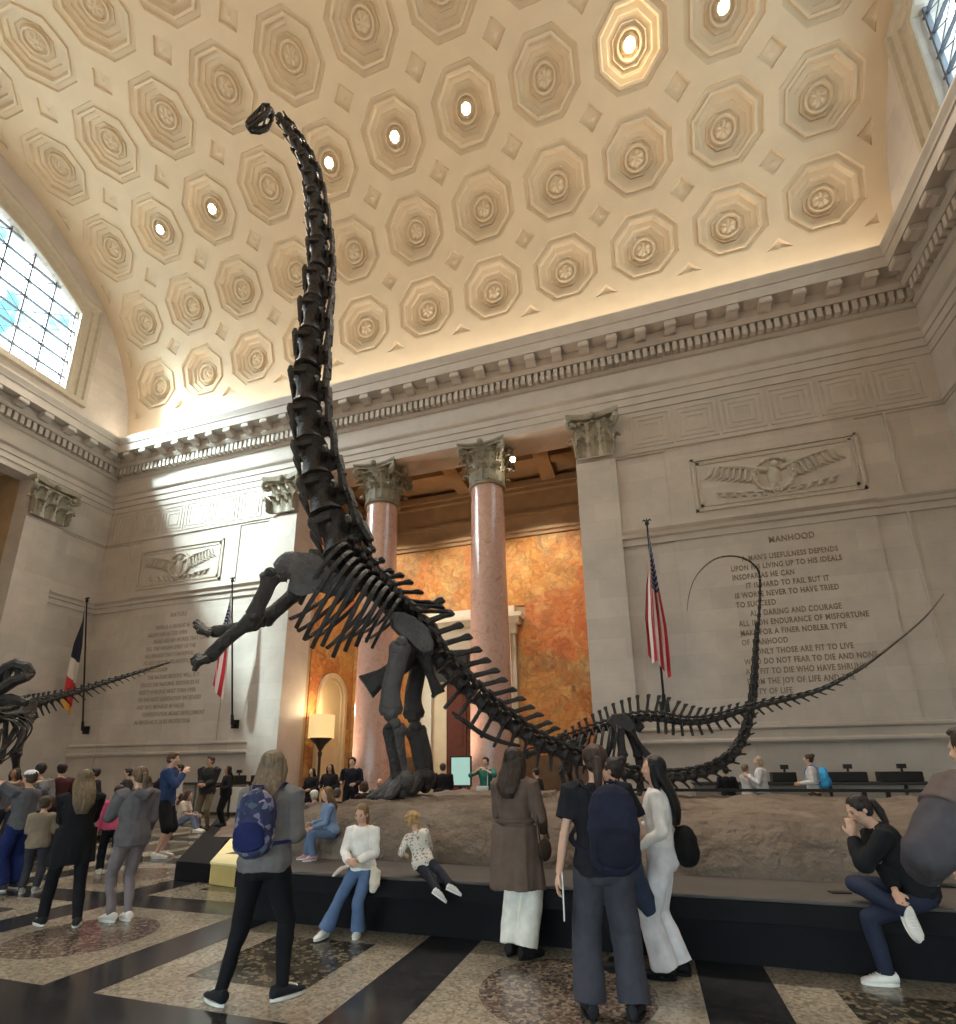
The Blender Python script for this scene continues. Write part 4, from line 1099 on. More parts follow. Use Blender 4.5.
# front limbs: shoulder blade, coracoid, arm, forearm, hand
for sd, m_ in ((1, BONEG), (-1, BONE)):
    o = .62*sd; du = 0 if sd > 0 else 12; dv = 0 if sd > 0 else -6
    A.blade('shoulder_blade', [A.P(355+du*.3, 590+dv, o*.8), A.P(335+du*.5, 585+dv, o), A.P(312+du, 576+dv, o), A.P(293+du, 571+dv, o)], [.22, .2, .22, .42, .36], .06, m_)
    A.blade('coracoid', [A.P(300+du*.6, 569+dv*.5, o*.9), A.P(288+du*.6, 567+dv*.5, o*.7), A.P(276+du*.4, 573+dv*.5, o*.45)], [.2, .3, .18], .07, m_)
A.longbone('upper_arm', [A.P(271,575,.75), A.P(266,590,.8), A.P(258,606,.8), A.P(254,618,.78)], .125, (1.75, 1.4), m=BONE)
A.longbone('upper_arm', [A.P(300,590,-.55), A.P(288,600,-.6), A.P(274,612,-.6), A.P(262,621,-.6)], .14, (1.7, 1.5), m=BONE)
A.longbone('ulna', [A.P(254,619,.78), A.P(240,629,.8), A.P(224,642,.8), A.P(208,659,.78)], .105, (1.7, 1.2), m=BONE)
A.longbone('radius', [A.P(258,617,.68), A.P(244,627,.68), A.P(228,639,.68), A.P(211,656,.68)], .075, (1.4, 1.4), m=BONE)
A.longbone('ulna', [A.P(260,621,-.6), A.P(244,626,-.6), A.P(228,629,-.6), A.P(211,632,-.6)], .1, (1.6, 1.2), m=BONE)
A.longbone('radius', [A.P(258,626,-.66), A.P(243,630,-.66), A.P(228,632,-.66), A.P(212,634,-.66)], .07, (1.4, 1.3), m=BONE)
for (wr, d2, off) in (((208,658), (-17, 4), .76), ((210,633), (-16, -9), -.62)):
    mb = MB()
    for k in range(5):
        f = k - 2; a = A.P(wr[0], wr[1] + f*.8, off + f*.06); b_ = A.P(wr[0] + d2[0]*.62, wr[1] + d2[1]*.55 + f*1.6, off + f*.09); c_ = A.P(wr[0] + d2[0]*(1.0 if k in (1, 3) else .82), wr[1] + d2[1] + f*1.9 + (5 if k == 4 else 0), off + f*.1)
        mb.tube([a, a.lerp(b_, .5), b_], [.075, .05, .065], 7); mb.tube([b_, c_], [.06, .035], 7)
    A.ob('forefoot', mb, BONE)
# pelvis and hind limbs
for sd in (1, -1):
    o = .42*sd; du, dv = (0, 0) if sd > 0 else (9, -4)
    mb = MB(); out = [(389,618),(393,612),(404,612),(416,618),(428,628),(434,643),(433,654),(424,657),(415,650),(406,640),(399,636),(391,628)]
    c0 = [A.P(u + du, v + dv, o) for u, v in out]; cen = sum(c0, V((0,0,0)))/len(c0)
    mb.loft([[cen + (p - cen)*.9 - A.lat*.05 for p in c0], [p for p in c0], [cen + (p - cen)*.86 + A.lat*(.1*sd if sd > 0 else .06) for p in c0]])
    A.ob('hip_bone', mb, BONEG if sd > 0 else BONE)
    A.blade('pubis', [A.P(408+du, 646+dv, o*.9), A.P(394+du, 667, o*.6), A.P(380, 678, o*.35), A.P(366, 687, o*.2)], [.2, .14, .13, .15, .24], .07, BONE)
    A.blade('ischium', [A.P(424+du*.3, 652+dv, o*.8), A.P(430, 674, o*.5), A.P(439, 694, o*.2)], [.15, .09, .08, .13], .06, BONE)
G1, G2 = A.P(401, 803, .5), A.P(424, 797, -.45)
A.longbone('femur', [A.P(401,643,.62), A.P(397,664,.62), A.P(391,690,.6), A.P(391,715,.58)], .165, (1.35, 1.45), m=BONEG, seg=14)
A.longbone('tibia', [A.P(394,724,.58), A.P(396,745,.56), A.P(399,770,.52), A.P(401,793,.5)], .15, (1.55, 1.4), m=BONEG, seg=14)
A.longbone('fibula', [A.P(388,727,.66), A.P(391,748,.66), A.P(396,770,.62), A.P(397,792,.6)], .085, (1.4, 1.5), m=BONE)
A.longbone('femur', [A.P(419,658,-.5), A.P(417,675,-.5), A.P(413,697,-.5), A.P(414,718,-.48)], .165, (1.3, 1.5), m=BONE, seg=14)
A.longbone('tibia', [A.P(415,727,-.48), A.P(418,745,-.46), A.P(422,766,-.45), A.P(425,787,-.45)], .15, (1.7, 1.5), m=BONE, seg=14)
A.longbone('fibula', [A.P(420,728,-.4), A.P(426,746,-.38), A.P(429,766,-.38), A.P(429,787,-.4)], .08, (1.4, 1.4), m=BONE)
for G in (G1, G2):
    gz = ground_z(G.x + A.base.x, G.y + A.base.y) - A.base.z
    mb = MB(); fw = V((-math.cos(math.radians(30)), -math.sin(math.radians(30)), 0)); sdv = A.lat
    for k in range(5):
        f = (k - 2)/2; dr = (fw*(1 - .35*abs(f)) + sdv*(f*.85)).normalized()
        a = V((G.x, G.y, gz + .34)) + dr*.05; b_ = V((G.x, G.y, gz + .15)) + dr*.26; c_ = V((G.x, G.y, gz + .07)) + dr*(.44 if k < 3 else .36)
        mb.tube([a, b_], [.12, .1], 8); mb.tube([b_, c_], [.095, .07], 8); mb.tube([c_, c_ + dr*.12 - V((0, 0, .02))], [.07, .02], 6)
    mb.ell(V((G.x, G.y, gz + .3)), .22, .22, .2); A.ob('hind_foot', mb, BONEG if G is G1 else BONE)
# sacrum and tail
tail_px = [(398,613),(409,626),(420,639),(434,655),(449,672),(465,688),(481,702),(497,715),(513,727),(531,739),(553,750),(577,760),(603,768),(630,775),(657,778),(683,777),(704,773),(720,766),(734,755),(744,739),(750,720),(754,698),(756,672),(757,645),(759,615),(760,590),(759,573),(753,564),(743,558),(729,556),(715,559),(703,568),(694,580),(689,595),(687,611)]
tail, TL = crv(px(tail_px), 900); Tt, Dt = spine_axes(A, tail, 1)
s_ = 0.0; k = 0
spn = [(428,617),(442,622),(458,629),(470,642),(478,654),(483,658),(491,667),(499,678),(508,692),(516,700),(526,707),(536,718),(541,727)]
while s_ < .83*TL:
    f = s_/TL
    L = interp([(0, .27), (.3, .25), (.45, .24), (.7, .2), (.83, .16)], f); i = min(899, int(899*(s_ + L/2)/TL)); c = tail[i]
    r = interp([(0, .2), (.12, .17), (.3, .12), (.5, .095), (.62, .07), (.7, .045), (.83, .026)], f)
    hs = interp([(0, .78), (.1, .74), (.2, .56), (.3, .22), (.45, .15), (.6, .08), (.7, .03)], f)
    d = Dt[i]
    A.vertebra('tail_vertebra' if k > 3 else 'hip_vertebra', c, Tt[i], L*.93, r, hs if f < .72 else 0, d, lean=interp([(0, .25), (.15, .75), (.3, .8), (.6, .9)], f), tp=interp([(0, .3), (.12, .22), (.25, .1), (.4, .04), (.6, 0)], f), hw=.9)
    if k > 4 and f < .6: A.chevron(c + Tt[i]*(L*.45), Tt[i], d, r, interp([(.05, .46), (.18, .42), (.26, .26), (.4, .16), (.6, .08)], f), interp([(0, -.1), (.2, .2), (.3, .6), (.6, 1.4)], f))
    s_ += L; k += 1
mb = MB(); c, _ = crv([A.P(452,712), A.P(468,724), A.P(484,735), A.P(502,742), A.P(520,746)], 20); mb.tube(c, [.03 + .02*math.sin(PI*k/19) for k in range(20)], 7); A.ob('chevron_rail', mb, BONE)
i0 = int(899*s_/TL); c = tail[i0:]; mb = MB(); mb.tube(c[::6] + [c[-1]], [interp([(0, .024), (.5, .014), (1, .006)], k/(len(c[::6]))) for k in range(len(c[::6]) + 1)], 6); A.ob('whip_tail', mb, BONEB)

# ---------------------------------------------------------------- the juvenile behind its tail
J = Skel('young_dinosaur_skeleton', 'smaller dark long-tailed dinosaur skeleton standing behind the raised tail of the big one', (9.0, -6.6, .56), (9.0, -6.9, 0), 4, BONE)
jp = [(503,784),(505,774),(512,764),(524,756),(538,751),(552,746),(566,741),(580,736),(594,731),(607,727),(619,723),(632,720),(645,718),(662,719),(680,722),(700,722),(720,718),(742,711),(764,705),(786,700),(806,695),(824,689),(842,680),(860,669),(878,656),(896,642),(912,629),(928,614),(944,594)]
sp, SL = crv([J.P(u, v) for u, v in jp], 900); Ts, Ds = spine_axes(J, sp, 1)
hipx = J.P(622, 722).x
s_ = 0; k = 0; ribn = 0
while s_ < .955*SL:
    i = min(899, int(899*s_/SL)); x = sp[i].x; uu = proj(sp[i] + J.base)[0]
    L = interp([(500, .2), (545, .2), (560, .16), (640, .15), (720, .17), (840, .17), (944, .13)], uu); i = min(899, int(899*(s_ + L/2)/SL)); c = sp[i]
    r = interp([(500, .05), (545, .085), (600, .1), (640, .1), (700, .08), (760, .055), (830, .035), (870, .02), (944, .011)], uu)
    hs = interp([(500, .06), (545, .1), (575, .22), (605, .36), (640, .46), (660, .44), (700, .26), (750, .14), (800, .07), (840, .03)], uu)
    nm = 'neck_vertebra' if uu < 552 else 'back_vertebra' if uu < 622 else 'tail_vertebra'
    if uu < 865:
        J.vertebra(nm, c, Ts[i], L*.94, r, hs, Ds[i], lean=interp([(500, 0), (600, .1), (640, .15), (665, .3), (700, .7), (800, .9)], uu), tp=interp([(540, .05), (600, .16), (650, .14), (720, .05), (760, 0)], uu), cerv=uu < 552, hw=.85)
    if 650 < uu < 830: J.chevron(c + Ts[i]*(L*.45), Ts[i], Ds[i], r*1.5, interp([(650, .22), (700, .18), (760, .12), (830, .06)], uu), interp([(650, .1), (740, .4), (830, 1.3)], uu))
    if 560 < uu < 620:
        for sd in (1, -1): J.rib(sd, c + J.lat*(sd*.14), J.P(uu - 3, 776 - (uu - 560)*.1, .12*sd), .26, .026)
    s_ += L; k += 1
    if uu > 866: break
i0 = min(895, int(899*(s_ - .42)/SL)); c = sp[i0:]; mb = MB(); mb.tube(c[::5] + [c[-1]], [interp([(0, .034), (1, .008)], q/len(c[::5])) for q in range(len(c[::5]) + 1)], 6); J.ob('whip_tail', mb, BONEB)
for sd in (1, -1):
    o = .22*sd; du = 0 if sd > 0 else 8
    c0 = [J.P(u + du, v, o) for u, v in ((606,722),(612,714),(622,713),(632,718),(637,727),(632,733),(622,729),(612,729))]; cen = sum(c0, V((0,0,0)))/8
    mb = MB(); mb.loft([[p - J.lat*.03 for p in c0], [cen + (p - cen)*.88 + J.lat*.04 for p in c0]]); J.ob('hip_bone', mb, BONE)
    fx = (617, 668) if sd > 0 else (640, 668)
    k1 = J.P(623 + du*2, 757, o); f1 = J.P(612 + du*3.5, 785, o)
    gz = ground_z(f1.x + J.base.x, -6.4) - J.base.z
    f1.z = gz + .12
    J.longbone('femur', [J.P(620 + du, 729, o), J.P(621 + du*1.6, 743, o), k1], .085, (1.4, 1.6), m=BONE)
    J.longbone('tibia', [k1, k1.lerp(f1, .5), f1], .07, (1.6, 1.4), m=BONE)
    J.blade('pubis', [J.P(616, 730, o*.8), J.P(612, 744, o*.5), J.P(604, 758, o*.2)], [.09, .06, .06, .1], .04, BONE)
    J.blade('ischium', [J.P(631, 730, o*.8), J.P(638, 742, o*.5), J.P(648, 756, o*.2)], [.08, .05, .05, .08], .04, BONE)
    mb = MB()
    for q in range(4): mb.tube([f1, f1 + V((-.1 - .06*abs(q - 1.5)*-1, (q - 1.5)*.06, -.08)), f1 + V((-.24, (q - 1.5)*.11, -.11))], [.05, .045, .02], 6)
    J.ob('hind_foot', mb, BONE)
    # fore limb
    s1, e1, w1 = J.P(570, 752, o*1.2), J.P(561 + du, 772, o*1.2), J.P(566 + du, 790, o*1.2); w1.z = ground_z(w1.x + J.base.x, -6.4) - J.base.z + .12
    J.blade('shoulder_blade', [J.P(584, 737, o), J.P(577, 746, o*1.1), s1], [.1, .08, .14], .03, BONE)
    J.longbone('upper_arm', [s1, s1.lerp(e1, .5), e1], .065, (1.6, 1.4), m=BONE); J.longbone('ulna', [e1, e1.lerp(w1, .5), w1], .05, (1.5, 1.3), m=BONE)
    mb = MB()
    for q in range(4): mb.tube([w1, w1 + V((-.12, (q - 1.5)*.07, -.1))], [.04, .02], 6)
    J.ob('forefoot', mb, BONE)
h0 = sp[0]; mb = MB(); mb.ell(h0 + V((-.02, 0, -.06)), .1, .09, .1); mb.tube([h0, h0 + V((-.06, 0, -.2)), h0 + V((-.08, 0, -.34))], [.09, .08, .045], 8); J.ob('skull', mb)

# ---------------------------------------------------------------- the meat eater at the other end of the hall
tA = V((-2.6, -13.0, 0)); 
K = Skel('open_jawed_dinosaur_skeleton', 'dark meat-eating dinosaur skeleton with gaping skull and long straight tail behind the crowd', (-3.4, -10.6, 0), (-3.6, -11.4, 0), 128, BONE)
# its body runs from the skull back towards the side wall
hd = V((-1.75, -12.4, 0)); Hs = lambda u, v: pln(u, v, V((-2.2, -12.0, 0)), V((.3, 1, 0)).normalized()) - K.base
Kp = lambda u, v, y: aty(u, v, y) - K.base
mb = MB(); mbj = MB()
yS = -12.0; S1 = lambda u, v, o=0: Kp(u, v, yS + o)
for sg in (-1, 1):
    o = .2*sg
    mb.tube([S1(-14,690,o), S1(-4,681,o), S1(8,668,o*.9), S1(18,664,o*.8), S1(26,667,o*.5), S1(30,673,o*.15)], [.15, .12, .11, .115, .1, .09], 8)
    mb.tube([S1(-14,697,o*1.1), S1(0,690,o*1.1), S1(14,681,o*.9), S1(26,677,o*.5), S1(30,674,o*.12)], [.11, .1, .1, .09, .08], 8)
    mb.tube([S1(-4,681,o), S1(-2,691,o*1.1)], .05, 6); mb.tube([S1(8,669,o), S1(6,686,o)], .05, 6); mb.tube([S1(18,665,o*.8), S1(17,680,o*.8)], .045, 6)
    mbj.tube([S1(-12,700,o*1.1), S1(-2,701,o), S1(10,699,o*.8), S1(20,701,o*.4), S1(25,703,o*.1)], [.1, .11, .1, .085, .07], 8)
    for q in range(9):
        mb.tube([S1(4 + 2.8*q, 685 - 1.1*q, o*(1 - .08*q)), S1(5 + 2.8*q, 690 - 1.1*q, o*(1 - .08*q))], [.022, .005], 5)
        mbj.tube([S1(2 + 2.5*q, 700 + .2*q, o*(.9 - .08*q)), S1(3 + 2.5*q, 696 + .2*q, o*(.9 - .08*q))], [.02, .004], 5)
mb.ell(S1(-13, 693), .16, .2, .16); K.ob('skull', mb); K.ob('lower_jaw', mbj)
kb = [S1(-13, 694), Kp(-16, 706, -11.8), Kp(-12, 716, -11.5), Kp(-4, 718, -11.1), Kp(6, 716, -10.6), Kp(16, 712, -10.1), Kp(30, 706, -9.6), Kp(50, 700, -9.0), Kp(75, 693, -8.4), Kp(100, 685, -7.9), Kp(125, 677, -7.4), Kp(150, 669, -7.0), Kp(172, 662, -6.7)]
sp, SL = crv(kb, 700); n = len(sp); s_ = 0; k = 0
while s_ < SL*.985:
    f = s_/SL; L = interp([(0, .16), (.15, .2), (.4, .2), (1, .14)], f); i = min(n - 2, int((n - 1)*(s_ + L/2)/SL)); t = (sp[min(n-1, i+4)] - sp[max(0, i-4)]).normalized()
    K.lat = t.cross(V((0, 0, 1))).normalized(); d = K.lat.cross(t).normalized()
    r = interp([(0, .1), (.2, .13), (.4, .12), (.6, .08), (.8, .05), (1, .015)], f)
    K.vertebra('neck_vertebra' if f < .14 else 'back_vertebra' if f < .36 else 'tail_vertebra', sp[i], t, L*.92, r, interp([(0, .12), (.2, .3), (.4, .3), (.6, .17), (.85, .06), (1, .01)], f), d, lean=.35, tp=interp([(0, .05), (.3, .2), (.5, .1), (.7, 0)], f), cerv=f < .14, hw=.6)
    if .4 < f < .9: K.chevron(sp[i] + t*(L*.45), t, d, r, interp([(.4, .34), (.6, .26), (.9, .08)], f), .5)
    if .13 < f < .34 and k % 2 == 0:
        for sd in (1, -1): K.rib(sd, sp[i] + K.lat*(sd*.15), sp[i] + V((0, 0, -1.0 + .5*abs(f - .24)*4)) + t*.15 + K.lat*(sd*.12), .34, .03)
    if .355 < f < .385 and k >= 0:
        hip = sp[i]; ht = t; k = -1000
        for sd in (1, -1):
            l = K.lat*sd; mb = MB(); c0 = [hip + l*.2 + t*a + d*b_ for a, b_ in ((-.5, .1), (-.3, .32), (.1, .36), (.5, .2), (.5, -.02), (.15, -.14), (-.2, -.14))]
            mb.loft([c0, [p + l*.08 for p in c0]]); K.ob('hip_bone', mb)
            kn = hip + l*.3 + V((0, 0, -.85)) - t*(.45 if sd > 0 else .1); an = hip + l*.32 + V((0, 0, -1.75)) + t*(.05 if sd > 0 else .4); ft = V((an.x, an.y, .22)) - t*.3
            K.longbone('femur', [hip + l*.3 - d*.1, hip.lerp(kn, .5) + l*.15, kn], .1, m=BONE); K.longbone('tibia', [kn, kn.lerp(an, .5), an], .085, m=BONE); K.longbone('foot_bone', [an, an.lerp(ft, .5), ft], .07, m=BONE)
            for q in (-1, 0, 1):
                mb = MB(); e = ft - t*.4 + l*(q*.2); e.z = .14; mb.tube([ft, ft.lerp(e, .6) + V((0, 0, -.03)), e], [.07, .055, .02], 7); K.ob('toe', mb)
            K.blade('pubis', [hip + l*.15 - d*.1, hip - t*.4 - d*.75, hip - t*.6 - d*1.0], [.1, .06, .14], .05)
            K.blade('ischium', [hip + l*.15 + t*.2 - d*.1, hip + t*.55 - d*.7], [.08, .05, .08], .04)
            sh = sp[int(n*.15)]; el = sh + l*.25 + V((.1, -.1, -.65)); wr = el + V((.25, -.2, .05))
            K.longbone('upper_arm', [sh + l*.2 - V((0, 0, .25)), el], .05, m=BONE); K.longbone('forearm', [el, wr], .04, m=BONE)
            mb = MB()
            for q in (-1, 0, 1): mb.tube([wr, wr + V((.16, -.08, -.04 + .06*q)), wr + V((.24, -.08, -.16 + .05*q))], [.03, .028, .006], 6)
            K.ob('clawed_hand', mb)
    s_ += L; k += 1
mb = MB(); mb.loft([[V((x - K.base.x, y - K.base.y, z)) for x, y in ((-9, -9.9), (-4.4, -9.9), (-5.2, -7.6), (-6.4, -6.6), (-9, -6.6))] for z in (0, .12)])
tag(mb.obj('display_platform', BLACK, smooth=False, bevel=.01, loc=K.base), 'low black platform under the open-jawed skeleton behind the crowd', 'platform')
# ================================================================== VISITORS
SHOEW = (224, 222, 216)
def skin(rgb): return mat('skin_%02x%02x%02x' % rgb, srgb(*rgb), .55, 14, .06, .05, spec=.3)
SKINS = [skin((206, 164, 142)), skin((186, 140, 116)), skin((150, 108, 84)), skin((122, 84, 64))]
EYE = mat('eye_dark', srgb(40, 30, 26), .3, 20, .05, 0); LIP = None
_hm = {}
def hairm(rgb):
    """strands: streaks that run down the lock"""
    if rgb in _hm: return _hm[rgb]
    m, nt, b = new_mat('hair_%02x%02x%02x' % rgb); c = srgb(*rgb); tc = N(nt, 'ShaderNodeTexCoord')
    mp = N(nt, 'ShaderNodeMapping'); mp.inputs['Scale'].default_value = (55, 55, 5); nt.links.new(tc.outputs['Object'], mp.inputs[0])
    no = N(nt, 'ShaderNodeTexNoise', Scale=1.0, Detail=4.0, Distortion=.6); nt.links.new(mp.outputs[0], no.inputs['Vector'])
    r = ramp(nt, no.outputs['Fac'], [(.3, mulc(c, .6)), (.55, c), (.72, mulc(c, 1.5))]); nt.links.new(r.outputs[0], b.inputs['Base Color'])
    bp = N(nt, 'ShaderNodeBump', Strength=.7, Distance=.008); nt.links.new(no.outputs['Fac'], bp.inputs['Height']); nt.links.new(bp.outputs[0], b.inputs['Normal'])
    b.inputs['Roughness'].default_value = .5; b.inputs['Specular IOR Level'].default_value = .3
    _hm[rgb] = m; return m
def ik(a, t, l1, l2, pole):
    d = t - a; L = min(d.length, (l1 + l2)*.998); L = max(L, abs(l1 - l2)*1.02); u = d.normalized(); t = a + u*L
    x = (l1*l1 - l2*l2 + L*L)/(2*L); h = math.sqrt(max(0, l1*l1 - x*x))
    p = (pole - u*pole.dot(u)); p = p.normalized() if p.length > 1e-6 else V((0, 1, 0))
    return a + u*x + p*h, t
def rotv(v, ax, deg): return Matrix.Rotation(math.radians(deg), 3, ax) @ v
class Fig:
    """a posed body, facing +Y in its own frame, feet at height 0"""
    def __init__(s, loc, a, H, p, child=0.0, female=True, vox=.012):
        s.loc = V(loc); s.a = math.radians(a); s.H = H; s.vox = vox; s.child = child
        X, Y, Z = V((1,0,0)), V((0,1,0)), V((0,0,1))
        s.hs = 1 + .38*child
        s.pel = V((p.get('px', 0), p.get('py', 0), p.get('hip', (.525 - .04*child)*H)))
        R = Matrix.Rotation(math.radians(p.get('twist', 0)), 3, 'Z') @ Matrix.Rotation(math.radians(p.get('side', 0)), 3, 'Y') @ Matrix.Rotation(-math.radians(p.get('lean', 0)), 3, 'X')
        s.up, s.fw, s.rt = R @ Z, R @ Y, R @ X
        k = H*(1 - .02*child)
        s.sh = s.pel + s.up*(.283*k); s.nk = s.pel + s.up*(.315*k); s.chest = s.pel + s.up*(.2*k)
        Rh = Matrix.Rotation(math.radians(p.get('hyaw', 0)), 3, 'Z') @ R @ Matrix.Rotation(math.radians(p.get('htilt', 0)), 3, 'Y') @ Matrix.Rotation(-math.radians(p.get('hpitch', 0)), 3, 'X')
        s.hu, s.hf, s.hr = Rh @ Z, Rh @ Y, Rh @ X; s.Rh = Rh
        s.hh = .132*H*s.hs
        s.head = s.nk + (s.up + s.hu).normalized()*(.022*H) + s.hu*(s.hh*.52) + s.hf*(.008*H)
        s.sw = (.1 if female else .115)*H*(1 - .08*child); s.hw = (.105 if female else .098)*H
        s.arm = {}; s.leg = {}
        for sd, q in ((1, 'r'), (-1, 'l')):
            a0 = s.sh + s.rt*(s.sw*sd)
            w = p.get('w' + q)
            w = V((.155*sd, .03, -.04)) if w is None else V(w)
            wp = s.pel + (X*w.x + Y*w.y + Z*w.z)*H
            pole = V(p.get('e' + q, (sd*.5, -1, -.3)))
            e, wp = ik(a0, wp, .17*H, .15*H, pole); s.arm[sd] = (a0, e, wp)
            h0 = s.pel + s.rt*(.052*H*sd) - s.up*(.01*H)
            f = p.get('f' + q, (.06*sd, 0, 0, -12*sd))
            fp = V((f[0]*H, f[1]*H, f[2]*H)); an = fp + V((0, 0, .045*H))
            kp = V(p.get('k' + q, (sd*.12, 1, .0)))
            kn, an = ik(h0, an, (.25 - .02*child)*H, (.24 - .02*child)*H, kp)
            yaw = math.radians(f[3] if len(f) > 3 else 0); pit = math.radians(f[4] if len(f) > 4 else 0)
            fd = V((-math.sin(yaw)*math.cos(pit), math.cos(yaw)*math.cos(pit), math.sin(pit)))
            s.leg[sd] = (h0, kn, an, fd)
        s.p = p
    def place(s, o): o.location = s.loc; o.rotation_euler.z = s.a; return o
    def rings(s, tab, n=20, off=0.0, sc=1.0):
        """body cross sections: (height along the spine, half width, half depth, shift forward)"""
        out = []
        for t, w, d, sf in tab:
            c = s.pel + s.up*(t*s.H) + s.fw*(sf*s.H)
            out.append([c + s.rt*((w*s.H*sc + off)*math.copysign(abs(math.cos(2*PI*k/n))**.85, math.cos(2*PI*k/n))) + s.fw*((d*s.H*sc + off)*math.sin(2*PI*k/n)) for k in range(n)])
        return out
    TORSO = [(-.06, .06, .05, 0), (-.03, .09, .068, -.004), (.01, .1, .072, -.006), (.06, .092, .066, 0), (.115, .08, .058, .002), (.17, .086, .062, .004), (.22, .096, .066, .004), (.265, .104, .06, 0), (.292, .088, .05, -.004), (.312, .05, .038, -.006), (.325, .032, .032, -.004)]
    def leg_tube(s, mb, sd, rt, rk, rc, ra, to=1.0, off=0.0, seg=12):
        h0, kn, an, fd = s.leg[sd]; H = s.H
        mb.tube([h0 + s.up*(.02*H), h0, h0.lerp(kn, .35), h0.lerp(kn, .7), kn], [rt*H*.95 + off, rt*H + off, lerp(rt, rk, .3)*H + off, lerp(rt, rk, .75)*H + off, rk*H + off], seg)
        mb.ell(kn, rk*H + off, rk*H + off, rk*H + off)
        ps = [(0, rk), (.12, rk), (.3, rc), (.55, lerp(rc, ra, .45)), (.8, ra), (1.0, ra)]
        ps = [q for q in ps if q[0] <= to] + ([(to, interp(ps, to))] if to not in [q[0] for q in ps] else [])
        if len(ps) > 1: mb.tube([kn.lerp(an, t) for t, _ in ps], [r*H + off for _, r in ps], seg)
    def hand(s, mb, sd):
        a0, e, w = s.arm[sd]; H = s.H; k = H*(.95 + .1*s.child)
        d = (w - e).normalized(); hd = s.p.get('hr' if sd > 0 else 'hl')
        if hd is not None: d = V(hd).normalized()
        inn = -s.rt*sd; pn = s.p.get('pr' if sd > 0 else 'pl'); pn = V(pn) if pn is not None else inn
        pn = (pn - d*pn.dot(d)).normalized(); th = d.cross(pn)*(-sd)
        if th.dot(s.fw) < 0 and hd is None: th = th
        R = Matrix((th, pn, d)).transposed()
        c = w + d*(.03*k); mb.ell(c, .024*k, .0125*k, .033*k, R, 10, 8)
        cu = s.p.get('curl', .5)
        for i in range(4):
            f = (1.5 - i)/1.5; b = w + d*(.052*k) + th*(.0175*k*f); L = (.042, .047, .044, .034)[i]*k
            d1 = (d + pn*(.35*cu) + th*(.09*f)).normalized(); d2 = (d + pn*(1.5*cu) + th*(.06*f)).normalized(); d3 = (d*.6 + pn*(2.2*cu)).normalized()
            r = max(.0052*k, .45*s.vox)
            p1 = b + d1*(L*.45); p2 = p1 + d2*(L*.32); mb.tube([b - d*(.015*k), b, p1, p2, p2 + d3*(L*.27)], [r*1.15, r*1.15, r, r*.95, r*.8], 7)
        r = max(.006*k, .5*s.vox); b = w + d*(.016*k) + th*(.017*k); d1 = (d*.75 + th*.75 + pn*.3).normalized()
        mb.tube([b - th*(.01*k), b, b + d1*(.024*k), b + d1*(.024*k) + (d + pn*.5).normalized()*(.022*k)], [r*1.3, r*1.3, r*1.1, r*.8], 7)
    def body(s):
        H = s.H; mb = MB()
        mb.loft(s.rings(s.TORSO, off=-.008))
        for sd in (1, -1):
            s.leg_tube(mb, sd, .046, .031, .033, .019, off=-.004)
            h0, kn, an, fd = s.leg[sd]; dn = V((0, 0, -1)); dn = (dn - fd*dn.dot(fd)).normalized()
            mb.tube([an - fd*(.025*H) + dn*(.018*H), an + dn*(.02*H) + fd*(.02*H), an + fd*(.07*H) + dn*(.028*H), an + fd*(.105*H) + dn*(.032*H)], [.017*H, .02*H, .017*H, .01*H], 9)
            a0, e, w = s.arm[sd]; m = .9 if s.child < .3 else 1.0
            mb.tube([a0 - s.rt*(sd*.02*H), a0, a0.lerp(e, .4), a0.lerp(e, .8), e], [.026*H, .027*H*m, .025*H*m, .021*H*m, .02*H*m], 10); mb.ell(e, .02*H, .02*H, .02*H)
            mb.tube([e, e.lerp(w, .25), e.lerp(w, .6), e.lerp(w, .9), w], [.02*H*m, .0215*H*m, .0185*H*m, .0145*H, .014*H], 10)
            s.hand(mb, sd)
        mb.tube([s.nk - s.up*(.03*H), s.nk, s.head - s.hu*(s.hh*.3)], [.036*H, .029*H, .029*H*(1 + .1*s.child)], 12)
        h = s.hh; C = s.head; F, U, R_ = s.hf, s.hu, s.hr
        P = lambda x, y, z: C + R_*(x*h) + F*(y*h) + U*(z*h)
        mb.ell(P(0, -.03, .1), .335*h, .4*h, .39*h, s.Rh, 16, 12); mb.ell(P(0, .1, -.1), .27*h, .28*h, .34*h, s.Rh, 14, 10); mb.ell(P(0, .2, -.32), .15*h, .14*h, .13*h, s.Rh, 10, 8)
        mb.tube([P(0, .35, .08), P(0, .43, -.06), P(0, .4, -.12)], [.035*h, .055*h, .05*h], 8)                 # nose
        mb.tube([P(-.17, .335, .1), P(0, .37, .12), P(.17, .335, .1)], [.035*h, .04*h, .035*h], 7)            # brow
        mb.tube([P(-.1, .345, -.245), P(0, .38, -.24), P(.1, .345, -.245)], [.02*h, .032*h, .02*h], 7)        # lips
        for sd in (1, -1):
            mb.ell(P(.335*sd, -.02, -.03), .04*h, .075*h, .12*h, s.Rh, 8, 8); mb.ell(P(.17*sd, .28, -.08), .1*h, .08*h, .09*h, s.Rh, 8, 6)
        return remesh(mb, s.vox, 2)
